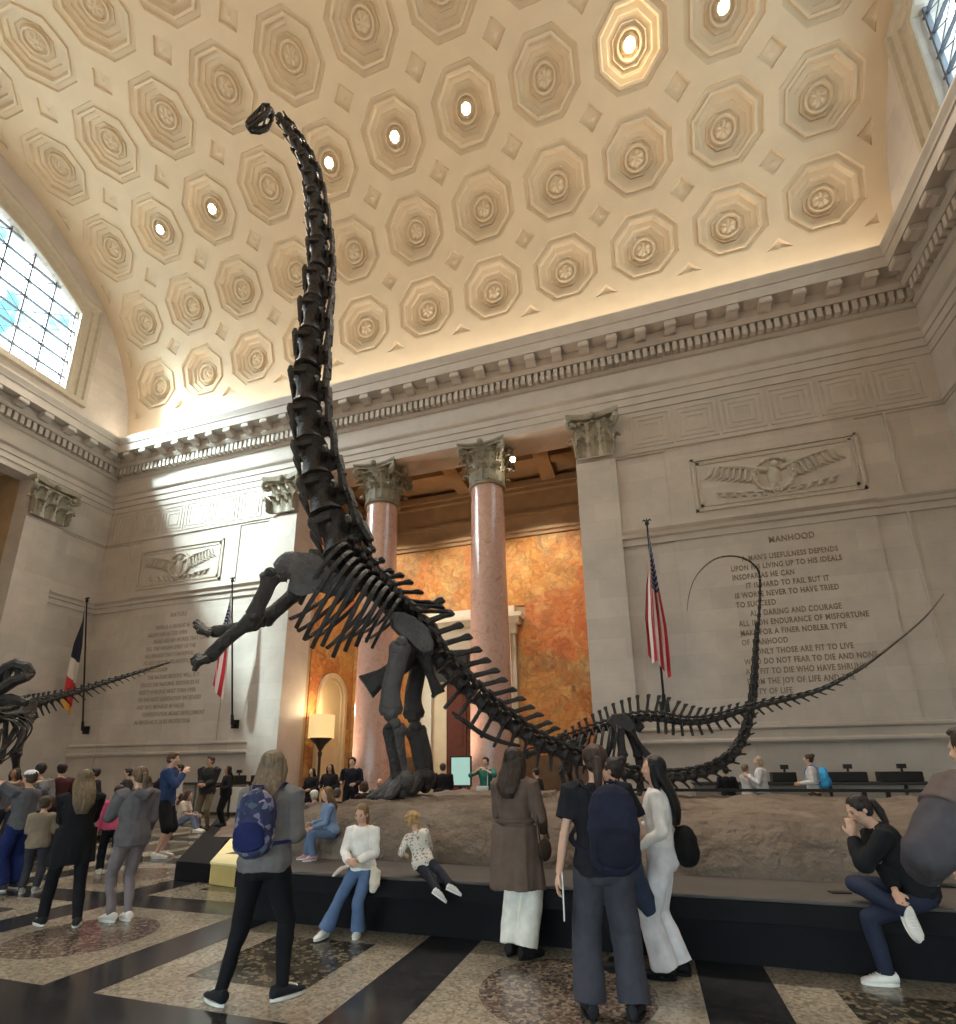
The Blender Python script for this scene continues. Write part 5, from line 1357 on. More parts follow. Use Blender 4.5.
    def eyes(s, parent):
        h = s.hh
        for sd in (1, -1):
            c = s.head + s.hr*(.135*h*sd) + s.hf*(.345*h) + s.hu*(.02*h)
            mb = MB(); mb.ell(c, .05*h, .03*h, .028*h, s.Rh, 8, 6); mb.obj('eye', EYE, parent)
            mb = MB(); mb.tube([c + s.hr*(-.07*h) + s.hu*(.085*h) + s.hf*.006*h, c + s.hu*(.1*h) + s.hf*(.012*h), c + s.hr*(.07*h) + s.hu*(.085*h)], [.012*h, .016*h, .01*h], 6); mb.obj('eyebrow', EYE, parent)
        mb = MB(); P = lambda x, y, z: s.head + s.hr*(x*h) + s.hf*(y*h) + s.hu*(z*h)
        mb.tube([P(-.1, .36, -.245), P(-.05, .392, -.236), P(0, .398, -.24), P(.05, .392, -.236), P(.1, .36, -.245)], [.008*h, .02*h, .02*h, .02*h, .008*h], 6); mb.obj('lips', LIPM, parent)
    def top(s, sleeve=1.0, hem=-.02, off=.012, flare=0.0, puff=0.0, loose=1.0):
        H = s.H; mb = MB()
        tab = [q for q in s.TORSO if hem + .015 < q[0] <= .312]
        b0 = interp([(q[0], q[1]) for q in s.TORSO], hem) ; d0 = interp([(q[0], q[2]) for q in s.TORSO], hem)
        if hem < -.04: b0, d0 = .094, .074
        tab = [(hem, b0 + flare, d0 + flare, -.002)] + [(t, w*(loose if t < .2 else 1) + (flare*max(0, (.12 - t)/(.12 - hem)) if t < .12 else 0), d*(loose if t < .2 else 1) + (flare*max(0, (.12 - t)/(.12 - hem)) if t < .12 else 0), f) for t, w, d, f in tab]
        mb.loft(s.rings(tab, off=off))
        mb.tube([s.nk - s.up*(.02*H), s.nk + s.up*(.004*H)], [.05*H, .037*H + off*.3], 14)
        for sd in (1, -1):
            a0, e, w = s.arm[sd]; r = .031*H + off*.6 + puff
            pts = [a0 - s.rt*(sd*.03*H) + s.up*.004*H, a0 + s.rt*(sd*.004*H)]; rs = [r*1.05, r*1.08]
            if sleeve <= .5: pts += [a0.lerp(e, sleeve*2*.5), a0.lerp(e, min(1, sleeve*2))]; rs += [r*1.05, r*1.1]
            else:
                pts += [a0.lerp(e, .5), e]; rs += [r*.95, r*.88]; q = (sleeve - .5)*2
                mb.tube([e, e.lerp(w, q*.5), e.lerp(w, q*.93)], [r*.88, r*.8, r*.66], 12); mb.ell(e, r*.88, r*.88, r*.88)
            mb.tube(pts, rs, 12)
        return remesh(mb, s.vox, 5, (.008*H, 13/H, 8/H))
    def skirted(s, mb, top_t, hem_z, w0, w1, off=.014, n=24, d0=None):
        """cloth falling straight from the hips down to height hem_z above the ground"""
        H = s.H; base = s.pel + s.up*(top_t*H); rr = []
        for k in range(7):
            t = k/6; z = lerp(base.z, hem_z, t); w = lerp(w0, w1, t)*H + off; q = base.lerp(V((s.pel.x, s.pel.y, 0)), t)
            rr.append([V((q.x, q.y, z)) + s.rt*(w*math.cos(2*PI*j/n)*(1 + .05*t*math.sin(5*2*PI*j/n))) + s.fw*((w*.78)*math.sin(2*PI*j/n)*(1 + .06*t*math.cos(7*2*PI*j/n))) for j in range(n)])
        mb.loft(rr)
    def trousers(s, hem=1.0, wk=.04, wh=.026, off=.008, wt=.054):
        H = s.H; mb = MB()
        mb.loft(s.rings([(-.062, .062, .054, 0), (-.03, .094, .072, -.004), (.01, .103, .075, -.006), (.055, .094, .067, 0)], off=off))
        for sd in (1, -1):
            h0, kn, an, fd = s.leg[sd]
            mb.tube([h0 + s.up*(.03*H), h0, h0.lerp(kn, .35), h0.lerp(kn, .7), kn], [wt*H*.95, wt*H + off*.5, lerp(wt, wk, .4)*H + off*.4, lerp(wt, wk, .8)*H, wk*H], 22); mb.ell(kn, wk*H, wk*H, wk*H)
            if hem > .05: mb.tube([kn, kn.lerp(an, .25*hem), kn.lerp(an, .6*hem), kn.lerp(an, hem*.98)], [wk*H, lerp(wk, wh, .15)*H, lerp(wk, wh, .6)*H, wh*H], 22)
        return remesh(mb, s.vox, 5, (.006*H, 14/H, 8/H))
    def shoe(s, sd, parent, m, sole, high=False):
        h0, kn, an, fd = s.leg[sd]; H = s.H*(1 + .12*s.child); dn = V((0, 0, -1)); dn = (dn - fd*dn.dot(fd)).normalized(); sdv = fd.cross(dn)
        bot = an + dn*(.043*s.H)
        def ring(y, w, z0, z1):
            c = bot + fd*(y*H) - dn*0
            return [c + sdv*(w*H*math.cos(2*PI*k/14)) - dn*(H*lerp(z0, z1, .5 + .5*math.sin(2*PI*k/14))) for k in range(14)]
        mb = MB(); mb.loft([ring(-.045, .012, .012, .045), ring(-.038, .022, .008, .058), ring(-.01, .025, .008, .062), ring(.02, .025, .008, .054), ring(.055, .028, .008, .04), ring(.085, .027, .008, .032), ring(.105, .018, .009, .025), ring(.112, .006, .01, .018)])
        o = mb.obj('shoe', m, parent)
        mb = MB(); rr = []
        for z in (0.0, .013):
            rr.append([bot + fd*(H*(.034 + .08*math.sin(a))) + sdv*(H*.0265*math.cos(a)*(1 + .12*math.sin(a))) - dn*(H*z) for a in [2*PI*k/20 for k in range(20)]])
        mb.loft(rr); mb.obj('sole', sole, o)
        if s.vox < .011:
            mb = MB()
            for q in range(4): c = bot + fd*(H*(.03 + .012*q)) - dn*(H*(.052 - .005*q)); mb.tube([c - sdv*(.014*H), c - dn*(.003*H), c + sdv*(.014*H)], .0025*H, 5)
            mb.obj('laces', sole, o)
    def hair(s, style, m, parent, length=.2):
        h = s.hh; C = s.head; P = lambda x, y, z: C + s.hr*(x*h) + s.hf*(y*h) + s.hu*(z*h); mb = MB(); fold = (.012*h, 22/h*.3, 5/h*.3)
        mb.ell(P(0, -.09, .15), .39*h, .42*h, .4*h, s.Rh, 16, 12)
        if style in ('short', 'crop'): mb.ell(P(0, -.16, -.08), .35*h, .3*h, .3*h, s.Rh, 14, 10); mb.ell(P(0, .12, .38), .27*h, .24*h, .12*h, s.Rh)
        if style in ('long', 'loose'):
            dn = V((0, 0, -1)); L = length*s.H; w = .42*h
            b0 = P(0, -.15, .1); pts = [b0, P(0, -.22, -.2), s.nk - s.fw*(.055*s.H) + s.up*.01, s.nk - s.fw*(.085*s.H) + dn*(L*.55), s.nk - s.fw*(.078*s.H) + dn*L]
            c, _ = crv(pts, 9); rr = []
            for i, q in enumerate(c):
                t = i/8; ww = w*(1 + .22*math.sin(t*PI)) * (1 - .45*max(0, t - .75)/.25); dd = .3*h*(1 - .55*t)
                rr.append([q + s.rt*(ww*math.cos(2*PI*k/16)) + s.fw*(dd*math.sin(2*PI*k/16)) for k in range(16)])
            mb.loft(rr)
            for sd in (1, -1): mb.tube([P(.3*sd, .08, .2), P(.37*sd, .06, -.15), P(.36*sd, -.02, -.5), s.nk + s.rt*(.06*s.H*sd) - s.fw*(.03*s.H) + dn*(L*.45)], [.1*h, .13*h, .13*h, .06*h], 9)
            fold = (.03*h, 3.2/h, .5/h)
        if style == 'pony':
            mb.ell(P(0, -.16, -.1), .32*h, .28*h, .28*h, s.Rh); c = P(0, -.5, .05); mb.tube([P(0, -.4, .08), P(0, -.58, .02), P(0, -.62, -.35), P(0, -.56, -.8), P(0, -.5, -1.0)], [.1*h, .14*h, .15*h, .11*h, .04*h], 9)
        if style == 'bun': mb.ell(P(0, -.16, -.05), .33*h, .3*h, .28*h, s.Rh); mb.ell(P(0, -.42, .36), .2*h, .2*h, .2*h, s.Rh)
        if style == 'curly':
            rr = random.Random(3)
            for k in range(60):
                a, b_ = rr.uniform(0, 2*PI), rr.uniform(-.9, 1.3); q = V((math.cos(a)*math.cos(b_)*.42, math.sin(a)*math.cos(b_)*.42 - .1, math.sin(b_)*.42 + .1))
                if q.y > .2 and q.z < .3: continue
                mb.ell(P(*q), .11*h, .11*h, .11*h, seg=8, rows=6)
            fold = None
        if style == 'bob':
            mb.ell(P(0, -.14, -.2), .43*h, .36*h, .42*h, s.Rh)
            for sd in (1, -1): mb.tube([P(.3*sd, .12, .25), P(.39*sd, .1, -.1), P(.36*sd, .06, -.48)], [.09*h, .12*h, .08*h], 9)
        return mobj('hair', remesh(mb, max(.35*s.vox, .004) if s.vox < .01 else s.vox*.6, 1, fold), m, parent)
    def cap(s, m, parent):
        h = s.hh; C = s.head; P = lambda x, y, z: C + s.hr*(x*h) + s.hf*(y*h) + s.hu*(z*h); mb = MB(); rr = []
        for k in range(7):
            t = k/6*PI/2; r = .43*math.cos(t)
            rr.append([P(r*.95*math.cos(2*PI*j/18), r*math.sin(2*PI*j/18) - .05, .24 + .32*math.sin(t)) for j in range(18)])
        mb.loft(rr[:-1] + [[P(.01*math.cos(2*PI*j/18), .01*math.sin(2*PI*j/18) - .05, .565) for j in range(18)]])
        o = mb.obj('cap', m, parent)
        mb = MB(); g = [[P(.36*math.sin(a), (.3 + q)*math.cos(a) - .02, .26 - .1*q) for q in (0, .2, .42)] for a in [(-1.1 + 2.2*k/10) for k in range(11)]]
        mb.sheet(g, .02*h); mb.obj('visor', m, o)
LIPM = mat('lips', srgb(168, 96, 92), .5, 10, .05, 0)
PEOPLE = []
def person(label, loc, a, vtop=None, H=None, pose=None, sk=0, hair=('short', (60, 46, 36)), hl=.12, top=None, bottom=None, shoes=((40, 40, 42), (30, 30, 30)), child=0.0, female=True, vox=.012, group=None, face=False, extra=None):
    loc = V(loc); p = pose or {}
    if H is None: H = height_at(loc.x, loc.y, vtop) - loc.z
    F = Fig(loc, a, H, p, child, female, vox)
    root = thing('person', loc, label, 'person', group); root.rotation_euler.z = F.a
    mobj('body', F.body(), SKINS[sk], root)
    if face: F.eyes(root)
    if bottom:
        kind, rgb = bottom[0], bottom[1]; kw = bottom[2] if len(bottom) > 2 else {}
        if kind == 'trousers': mobj('trousers', F.trousers(**kw), cloth(rgb), root)
        elif kind == 'shorts': mobj('shorts', F.trousers(hem=.02, wk=.055, **kw), cloth(rgb), root)
        elif kind == 'skirt':
            mb = MB(); F.skirted(mb, .06, kw.get('z', .3), kw.get('w0', .085), kw.get('w1', .12)); mobj('skirt', remesh(mb, vox, 1, (.012*H, 12/H, 1.2/H)), cloth(rgb), root)
    if top:
        kind, rgb = top[0], top[1]; kw = top[2] if len(top) > 2 else {}
        m = kw.pop('mat', None) or cloth(rgb)
        if kind in ('coat', 'dress'):
            hz = kw.pop('z'); w1 = kw.pop('w1', .11); w0 = kw.pop('w0', .1)
            me = F.top(**{**dict(sleeve=1.0, hem=.03, off=.016, puff=.004), **kw}); mobj('coat' if kind == 'coat' else 'dress', me, m, root)
            mb = MB(); F.skirted(mb, .085, hz, w0*1.08, w1, off=.018); mobj('coat_skirt' if kind == 'coat' else 'dress_skirt', remesh(mb, vox, 1, (.012*H, 12/H, 1.5/H)), m, root)
        else: mobj(kind, F.top(**kw), m, root)
    if hair and hair[0] != 'none': F.hair(hair[0], hairm(hair[1]), root, hl)
    if shoes:
        for sd in (1, -1): F.shoe(sd, root, cloth(shoes[0], .6), cloth(shoes[1], .6))
    if extra: extra(F, root)
    PEOPLE.append((F, root)); return F, root
def world(F, v): return F.loc + Matrix.Rotation(F.a, 3, 'Z') @ V(v)
def local(loc, a, P): return Matrix.Rotation(-math.radians(a), 3, 'Z') @ (V(P) - V(loc))
def held(F, name, label, cat, parts):
    """a carried thing: parts [(name, mesh builder, material)] in the carrier's own frame, top-level object of its own"""
    t = thing(name, F.loc, label, cat); t.rotation_euler.z = F.a
    for nm, mb, m in parts: (mobj(nm, mb, m, t) if isinstance(mb, bpy.types.Mesh) else mb.obj(nm, m, t))
    return t
def soft(mb, vox=.009, fold=(.006, 12, 8)): return remesh(mb, vox, 3, fold)
def backpack(F, name, label, m1, m2, w=.15, h=.44, d=.13, dx=0.0, dz=0.0, gap=.13, straps=True, drop=0.0):
    H = F.H; C = F.pel + F.up*(.17*H + dz) - F.fw*(gap + d) + F.rt*dx; R = Matrix((F.rt, F.fw, F.up)).transposed()
    mb = MB()
    for z, s_ in ((-.3, 1.0), (0, 1.03), (.28, .86)): mb.ell(C + F.up*(h*z), w*s_*1.02, d*s_, h*.3, R, 14, 10)
    mb.loft([[C + F.up*(h*z) + F.rt*(w*.93*q*x) + F.fw*(d*.85*q*y) for x, y in ((-1, -.55), (-.6, -1), (.6, -1), (1, -.55), (1, 1), (-1, 1))] for z, q in ((-.5, .8), (-.4, 1), (.25, 1), (.46, .75))])
    parts = [('main_bag', soft(mb), m1)]
    mb = MB(); mb.ell(C - F.up*(h*.2) - F.fw*(d*.75), w*.82, d*.55, h*.26, R, 14, 10); mb.ell(C - F.up*(h*.3) - F.fw*(d*.7), w*.84, d*.55, h*.18, R, 14, 10); parts.append(('front_pocket', soft(mb), m2))
    mb = MB(); q = C + F.up*(h*.5); mb.tube([q - F.rt*.04 - F.up*.02, q - F.rt*.035 + F.up*.05, q + F.rt*.035 + F.up*.05, q + F.rt*.04 - F.up*.02], .011, 7); parts.append(('grab_handle', mb, m2))
    if straps:
        for sd in (1, -1):
            a0 = F.sh + F.rt*(F.sw*.62*sd); mb = MB(); c, _ = crv([C + F.up*(h*.4) + F.rt*(w*.5*sd) + F.fw*(d*.8), a0 - F.fw*(.055*H) + F.up*(.03*H), a0 + F.up*(.043*H), a0 + F.fw*(.058*H) - F.up*(.01*H), a0 + F.fw*(.066*H) - F.up*(.1*H), F.pel + F.up*(.1*H) + F.rt*(.115*H*sd), C - F.up*(h*.36) + F.rt*(w*.8*sd) + F.fw*(d*.7)], 26)
            mb.tube(c, .022, 8, flat=.35, ref=F.up); parts.append(('strap', mb, m2))
    return held(F, name, label, 'backpack', parts)
def phone(F, sd, label, name='phone', w=.075, h=.15, m=None, rot=None):
    a0, e, wr = F.arm[sd]; d = (wr - e).normalized(); c = wr + d*(.085*F.H)*.9 + V((0, 0, .01)); mb = MB()
    n = (c - F.head).normalized(); up = (V((0, 0, 1)) - n*n.z).normalized(); x = n.cross(up)
    mb.obox(c + n*.02 + up*(.03), x*(w/2), up*(h/2), n*.005); mb2 = MB(); mb2.obox(c + n*.0135 + up*.03, x*(w*.45), up*(h*.46), n*.001)
    return held(F, name, label, name.replace('_', ' '), [('case', mb.mesh('case', [m or RAILM], False, .003), m or RAILM), ('screen', mb2, EYE)])

# ---------------------------------------------------------------- visitors close to the camera
def floral():
    m, nt, b = new_mat('floral_fabric'); tc = N(nt, 'ShaderNodeTexCoord')
    vo = N(nt, 'ShaderNodeTexVoronoi', Scale=26.0); nt.links.new(tc.outputs['Object'], vo.inputs['Vector']); sp = N(nt, 'ShaderNodeSeparateColor'); nt.links.new(vo.outputs['Color'], sp.inputs[0])
    r = ramp(nt, sp.outputs[0], [(0, srgb(30, 36, 70)), (.3, srgb(110, 104, 128)), (.42, srgb(36, 44, 86)), (.6, srgb(150, 132, 140)), (.7, srgb(64, 80, 96)), (.85, srgb(40, 44, 80))], 'CONSTANT'); nt.links.new(r.outputs[0], b.inputs['Base Color']); b.inputs['Roughness'].default_value = .8
    return m
NAVYB = cloth((34, 40, 84))
loc = atz(252, 1003, 0)
F, _ = person('woman with long ash-blonde hair, grey hoodie and black leggings wearing a floral backpack', loc, 12, vtop=750, vox=.0075, hair=('loose', (116, 98, 80)), hl=.11,
    pose=dict(fl=(-.125, -.03, 0, 55), fr=(.1, .04, 0, -38), wl=(-.08, .16, .1), wr=(.09, .16, .1), er=(.25, -.6, -1), el=(-.25, -.6, -1), lean=2, hyaw=-14, hpitch=-6),
    top=('hoodie', (112, 108, 108), dict(off=.022, hem=-.03, loose=1.06, puff=.01)), bottom=('trousers', (26, 26, 30), dict(wk=.039, wh=.026, wt=.057)), shoes=((34, 36, 42), SHOEW))
backpack(F, 'floral_backpack', 'dark blue floral backpack with plain navy front pocket on the blonde woman', floral(), NAVYB, w=.145, h=.42, d=.085, gap=.14, dz=.0)
for sd in (1, -1):
    pass
# seated girl in white
WHT = (232, 227, 222)
loc = V((aty(362, 880, -13.43).x, -13.43, 0)); a = 183
f1, f2 = local(loc, a, atz(324, 939, 0)), local(loc, a, atz(358, 936, 0)); H = 1.3
F, R1 = person('girl in white sweater and flared jeans sitting on the platform ledge, hands together', loc, a, H=H, child=.35, vox=.0075, sk=0, face=True, hair=('pony', (120, 94, 64)),
    pose=dict(hip=.63, lean=5, hpitch=10, wl=(-.03, .16, .07), wr=(.03, .17, .06), el=(-.8, -.4, -.4), er=(.8, -.4, -.4), hl=(.8, .6, 0), hr=(-.8, .6, 0), fr=(f1.x/H, f1.y/H, 0, -10), fl=(f2.x/H, f2.y/H, 0, 12), kr=(.25, 1, .6), kl=(-.1, 1, .6)),
    top=('sweater', WHT, dict(off=.016, hem=-.01, puff=.006)), bottom=('trousers', (92, 112, 146), dict(wk=.043, wh=.058, wt=.056)), shoes=(SHOEW, (236, 234, 230)))
mb = MB(); c = F.pel; mb.tube([c + V((-.13, .04, .02)), c + V((-.2, .1, -.02)), c + V((-.21, .15, -.12)), c + V((-.19, .16, -.2))], [.03, .055, .06, .03], 9, flat=.5); mb.tube([c + V((.13, .04, .02)), c + V((.18, .12, .0)), c + V((.23, .2, -.06))], [.025, .035, .02], 9, flat=.6); mb.tube([c + V((.135, .03, .025)), c + V((.07, .1, .03)), c + V((0, .115, .035)), c + V((-.07, .1, .03)), c + V((-.135, .03, .025))], .022, 9)
held(F, 'white_jacket', 'cream jacket tied round the waist of the seated girl in white', 'jacket', [('cloth', soft(mb), cloth((208, 200, 186)))])
# girl in light blue behind her
loc = atz(328, 858, .6); loc = V((aty(330, 850, -12.6).x, -12.6, .56))
F, _ = person('girl in light blue shirt and jeans sitting on the mud edge looking sideways', loc, 140, H=1.12, child=.4, vox=.009, face=True, hair=('long', (112, 84, 58)), hl=.1,
    pose=dict(hip=.3, lean=10, hyaw=10, wl=(-.02, .22, .06), wr=(.08, .2, .1), fl=(-.06, .2, .0, 10), fr=(.07, .22, .0, -10), kl=(0, .6, 1), kr=(0, .6, 1)),
    top=('shirt', (120, 140, 172), dict(off=.014, hem=-.04)), bottom=('trousers', (96, 112, 140), dict(wk=.042, wh=.04)), shoes=((196, 150, 160), SHOEW))
# curly toddler climbing on the ledge
loc = atz(425, 872, .56); loc = V((aty(420, 872, -13.33).x, -13.33, .56))
def flower_mat():
    m, nt, b = new_mat('toddler_floral'); tc = N(nt, 'ShaderNodeTexCoord'); vo = N(nt, 'ShaderNodeTexVoronoi', Scale=34.0); nt.links.new(tc.outputs['Object'], vo.inputs['Vector'])
    r = ramp(nt, vo.outputs['Distance'], [(0, srgb(120, 104, 110)), (.28, srgb(150, 128, 122)), (.36, srgb(222, 214, 204))]); nt.links.new(r.outputs[0], b.inputs['Base Color']); b.inputs['Roughness'].default_value = .85; return m
F, _ = person('curly blond toddler in a white flowered top climbing on the platform ledge', loc, 22, H=.98, child=.9, vox=.0075, hair=('curly', (178, 146, 100)),
    pose=dict(hip=.13, px=.03, side=-16, lean=8, wl=(-.2, .16, .05), wr=(.08, .24, .06), hpitch=8, fr=(.33, -.36, -.1, -75, -25), fl=(.22, -.42, -.16, -80, -35), kr=(1, .2, .6), kl=(1, .1, .5)),
    top=('blouse', (220, 210, 204), dict(off=.014, hem=-.05, flare=.01, sleeve=.95, mat=flower_mat())), bottom=('trousers', (40, 42, 52), dict(wk=.048, wh=.04)), shoes=((222, 218, 214), (236, 234, 230)))
# woman in the brown coat
loc = atz(519, 957, 0)
F, _ = person('woman with long dark brown hair in a belted brown trench coat and white trousers', loc, -14, vtop=747, vox=.008, hair=('long', (52, 38, 32)), hl=.1, sk=1,
    pose=dict(fl=(-.045, .01, 0, 0), fr=(.045, -.01, 0, -25), wl=(-.08, .14, .02), wr=(.1, .14, .04), hyaw=8),
    top=('coat', (102, 86, 78), dict(z=.56, w1=.135, w0=.098)), bottom=('trousers', (228, 222, 212), dict(wk=.054, wh=.058)), shoes=((34, 30, 30), (24, 24, 24)))
mb = MB(); n = 30
mb.tube([F.pel + F.up*(.105*F.H) + F.rt*((.094*F.H + .026)*math.cos(2*PI*k/n)) + F.fw*((.07*F.H + .026)*math.sin(2*PI*k/n)) for k in range(n + 1)], .02, 8, flat=.35, ref=(1, 0, 0)); mb.obj('coat_belt', cloth((92, 78, 70)), _)
mb = MB(); c = F.pel + V((.27, .05, -.06)); mb.ell(c, .05, .11, .1); mb.tube([c + V((0, -.1, .08)), F.sh + F.rt*(.11*F.H) + V((0, 0, .055)), c + V((0, .1, .08))], .012, 6)
held(F, 'shoulder_bag', 'dark brown shoulder bag at the side of the brown trench coat', 'bag', [('bag', soft(mb), cloth((62, 50, 44)))])
# woman in black T-shirt with navy backpack
loc = atz(612, 1019, 0)
F, _ = person('woman in black T-shirt and wide charcoal trousers with low brown ponytail, seen from behind', loc, 8, vtop=744, vox=.0075, hair=('pony', (60, 44, 36)), sk=0,
    pose=dict(fl=(-.075, 0, 0, 12), fr=(.085, .01, 0, -20), wl=(-.17, -.01, -.03), wr=(.14, .14, .06), lean=1, hyaw=4, curl=.7),
    top=('t_shirt', (34, 34, 40), dict(sleeve=.33, off=.02, hem=-.03, puff=.012, loose=1.05)), bottom=('trousers', (64, 64, 72), dict(wk=.058, wh=.06, wt=.062)), shoes=((36, 36, 40), (30, 30, 32)))
backpack(F, 'navy_backpack', 'large dark navy backpack on the woman in the black T-shirt', cloth((36, 38, 54)), cloth((30, 31, 44)), w=.17, h=.5, d=.11, dx=.08, gap=.15, dz=-.03)
a0, e, w = F.arm[-1]; mb = MB(); mb.obox(w + V((.0, .06, -.16)), V((.012, .1, 0)), V((0, .0, .15)), V((.004, 0, 0)))
mb = MB(); c = w + V((.022, .03, -.14)); mb.box(c + V((-.004, -.1, -.15)), c + V((.004, .1, .15)))
held(F, 'paper_folder', 'white paper held low by the woman in the black T-shirt', 'paper', [('sheet', mb, cloth((222, 220, 216)))])
# woman in white, long black hair
loc = atz(674, 978, 0)
F, _ = person('slim woman in white long-sleeved top and long white trousers with long straight black hair', loc, 84, vtop=756, vox=.0075, hair=('long', (22, 20, 22)), hl=.17, sk=0,
    pose=dict(fl=(-.04, .03, 0, 4), fr=(.05, -.03, 0, -6), wl=(-.115, .1, .05), el=(-.5, -1, -.1), wr=(.06, .2, .1), hyaw=10, hpitch=-3),
    top=('top', (236, 234, 236), dict(off=.01, hem=-.0)), bottom=('trousers', (230, 228, 234), dict(wk=.052, wh=.06, wt=.056)), shoes=((26, 24, 26), (20, 20, 20)))
a0, e, w = F.arm[-1]; c = w + V((-.03, .02, 0))
mb = MB(); mb.tube([c + V((0, .05, .02)), c + V((-.04, .02, -.06)), c + V((-.05, 0, -.22)), c + V((-.04, -.05, -.38)), c + V((-.03, -.09, -.48))], [.05, .075, .085, .09, .05], 12, flat=.6); mb.tube([c + V((.03, .05, .02)), c + V((.02, .06, -.14)), c + V((0, .05, -.32))], [.04, .06, .045], 10)
held(F, 'denim_jacket', 'dark denim jacket hanging over the forearm of the woman in white', 'jacket', [('cloth', soft(mb), cloth((58, 66, 88)))])
mb = MB(); c = F.pel + V((.0, -.19, .1)); mb.ell(c, .12, .1, .15); mb.ell(c + V((0, 0, -.06)), .14, .11, .12); mb.tube([c + V((0, .06, .12)), F.sh + F.rt*(-.07*F.H) + F.up*.055, F.sh + F.rt*(-.02*F.H) + F.fw*.09], .014, 7)
held(F, 'black_shoulder_bag', 'rounded black shoulder bag on the back of the woman in white', 'bag', [('bag', soft(mb), cloth((28, 27, 29)))])
# person in black next to her
loc = V((7.68, -13.65, 0))
F, _ = person('visitor in black with dark bun half hidden between navy backpack and woman in white', loc, 75, vtop=757, vox=.01, hair=('bun', (40, 32, 30)), sk=1, pose=dict(wl=(-.06, .15, .18), wr=(.06, .15, .18), fl=(-.05, .0, 0), fr=(.05, 0, 0)),
    top=('jacket', (34, 33, 36), dict(off=.02, hem=-.05)), bottom=('trousers', (28, 28, 32), {}), shoes=((26, 26, 28), (22, 22, 22)))
phone(F, -1, 'dark camera case held up by the visitor in black with the dark bun', 'camera_case', .12, .17)
# seated woman with crossed leg
loc = atz(922, 897, .56); loc = V((aty(918, 895, -13.42).x, -13.42, 0)); a = 88; H = 1.64
f1 = local(loc, a, atz(889, 986, 0))
F, R9 = person('woman in black jacket and jeans sitting on the ledge, leg crossed, chin on hand', loc, a, H=H, vox=.0075, sk=0, face=True, hair=('pony', (44, 36, 34)),
    pose=dict(hip=.66, lean=24, hyaw=12, hpitch=2, fl=(f1.x/H, f1.y/H, 0, 8), kl=(0, 1, .7), fr=(-.16, .1, .3, 95, -50), kr=(.7, 1, .35), wl=(-.005, .222, .238), el=(-.3, .5, -1), hl=(.05, -.05, 1), wr=(-.13, .12, .0), er=(.8, .2, -.6)),
    top=('jacket', (30, 31, 34), dict(off=.024, hem=-.04, puff=.01)), bottom=('trousers', (44, 48, 66), dict(wk=.042, wh=.034)), shoes=((226, 222, 216), (240, 238, 232)))
mb = MB(); c, _ = crv([F.sh - F.rt*(.09*H) + F.up*.06 + F.fw*.02, F.chest - F.rt*(.085*H) + F.fw*.115, F.chest - F.up*.08 + F.rt*(.0) + F.fw*.135, F.pel + F.up*.1 + F.rt*(.1*H) + F.fw*.1], 14); mb.tube(c, .016, 8, flat=.4)
mb.obj('white_strap', cloth((206, 204, 200)), R9)
t = atz(840, 893, .56); ph = thing('phone', (t.x, t.y, .561), 'dark phone lying on the ledge in front of the seated woman with crossed leg', 'phone', rz=.2)
mb = MB(); mb.box((-.08, -.04, 0), (.08, .04, .009)); mb.obj('case', RAILM, ph, smooth=False, bevel=.003); mb = MB(); mb.box((-.074, -.035, .009), (.074, .035, .0102)); mb.obj('screen', EYE, ph, smooth=False)
# man at the edge of the view
q = CAM + (ray(996, 770)*1.0)*2.45; loc = V((q.x, q.y, 0))
F, _ = person('big man in dark grey jacket standing close by, elbow out, cut by the picture edge', loc, 35, vtop=722, vox=.0085, female=False, sk=0, hair=('short', (58, 48, 42)),
    pose=dict(wl=(-.13, .14, .1), el=(-1, -.1, -.5), wr=(.16, .16, .08), lean=4, fl=(-.05, 0, 0), fr=(.09, 0, 0)),
    top=('jacket', (72, 69, 74), dict(off=.042, hem=.0, puff=.034, loose=1.12)), bottom=('trousers', (40, 40, 46), dict(wk=.045, wh=.04)), shoes=((40, 38, 38), (30, 30, 30)),
    extra=lambda F, r: mobj('jacket_yoke', F.top(sleeve=.16, hem=.215, off=.049, puff=.036), cloth((96, 84, 82)), r))
mb = MB(); mb.tube([F.nk - F.fw*.09 + F.rt*-.11, F.nk - F.fw*.15 - F.up*.05, F.nk - F.fw*.09 + F.rt*.11], [.05, .075, .05], 10); mobj('hood', soft(mb), cloth((84, 75, 76)), _)

# ---------------------------------------------------------------- visitors at the left side
loc = atz(60, 926, 0)
F, _ = person('woman in long black cardigan with long dark blonde hair and white trimmed sneakers', loc, 62, vtop=769, vox=.009, hair=('long', (104, 88, 68)), hl=.14, pose=dict(fl=(-.09, .1, 0, 10), fr=(.07, -.1, 0, -15), wl=(-.02, .24, .13), wr=(.05, .24, .12), lean=3, hpitch=10),
    top=('coat', (28, 28, 31), dict(z=.62, w1=.125, w0=.1)), bottom=('trousers', (30, 30, 34), dict(wk=.038, wh=.03)), shoes=((44, 46, 46), SHOEW))
phone(F, -1, 'phone held up by the woman in the long black cardigan')
loc = atz(119, 922, 0)
F, _ = person('woman in grey hoodie and pale grey leggings holding a hand to her face', loc, 78, vtop=766, vox=.009, hair=('pony', (96, 76, 58)), pose=dict(fl=(-.03, .05, 0, 6), fr=(.04, -.02, 0, -10), wl=(-.03, .14, .25), el=(-.4, .2, -1), wr=(.1, .06, -.02), hpitch=10),
    top=('hoodie', (98, 94, 98), dict(off=.026, hem=-.05, puff=.012)), bottom=('trousers', (122, 112, 114), dict(wk=.036, wh=.024)), shoes=((220, 214, 206), SHOEW))
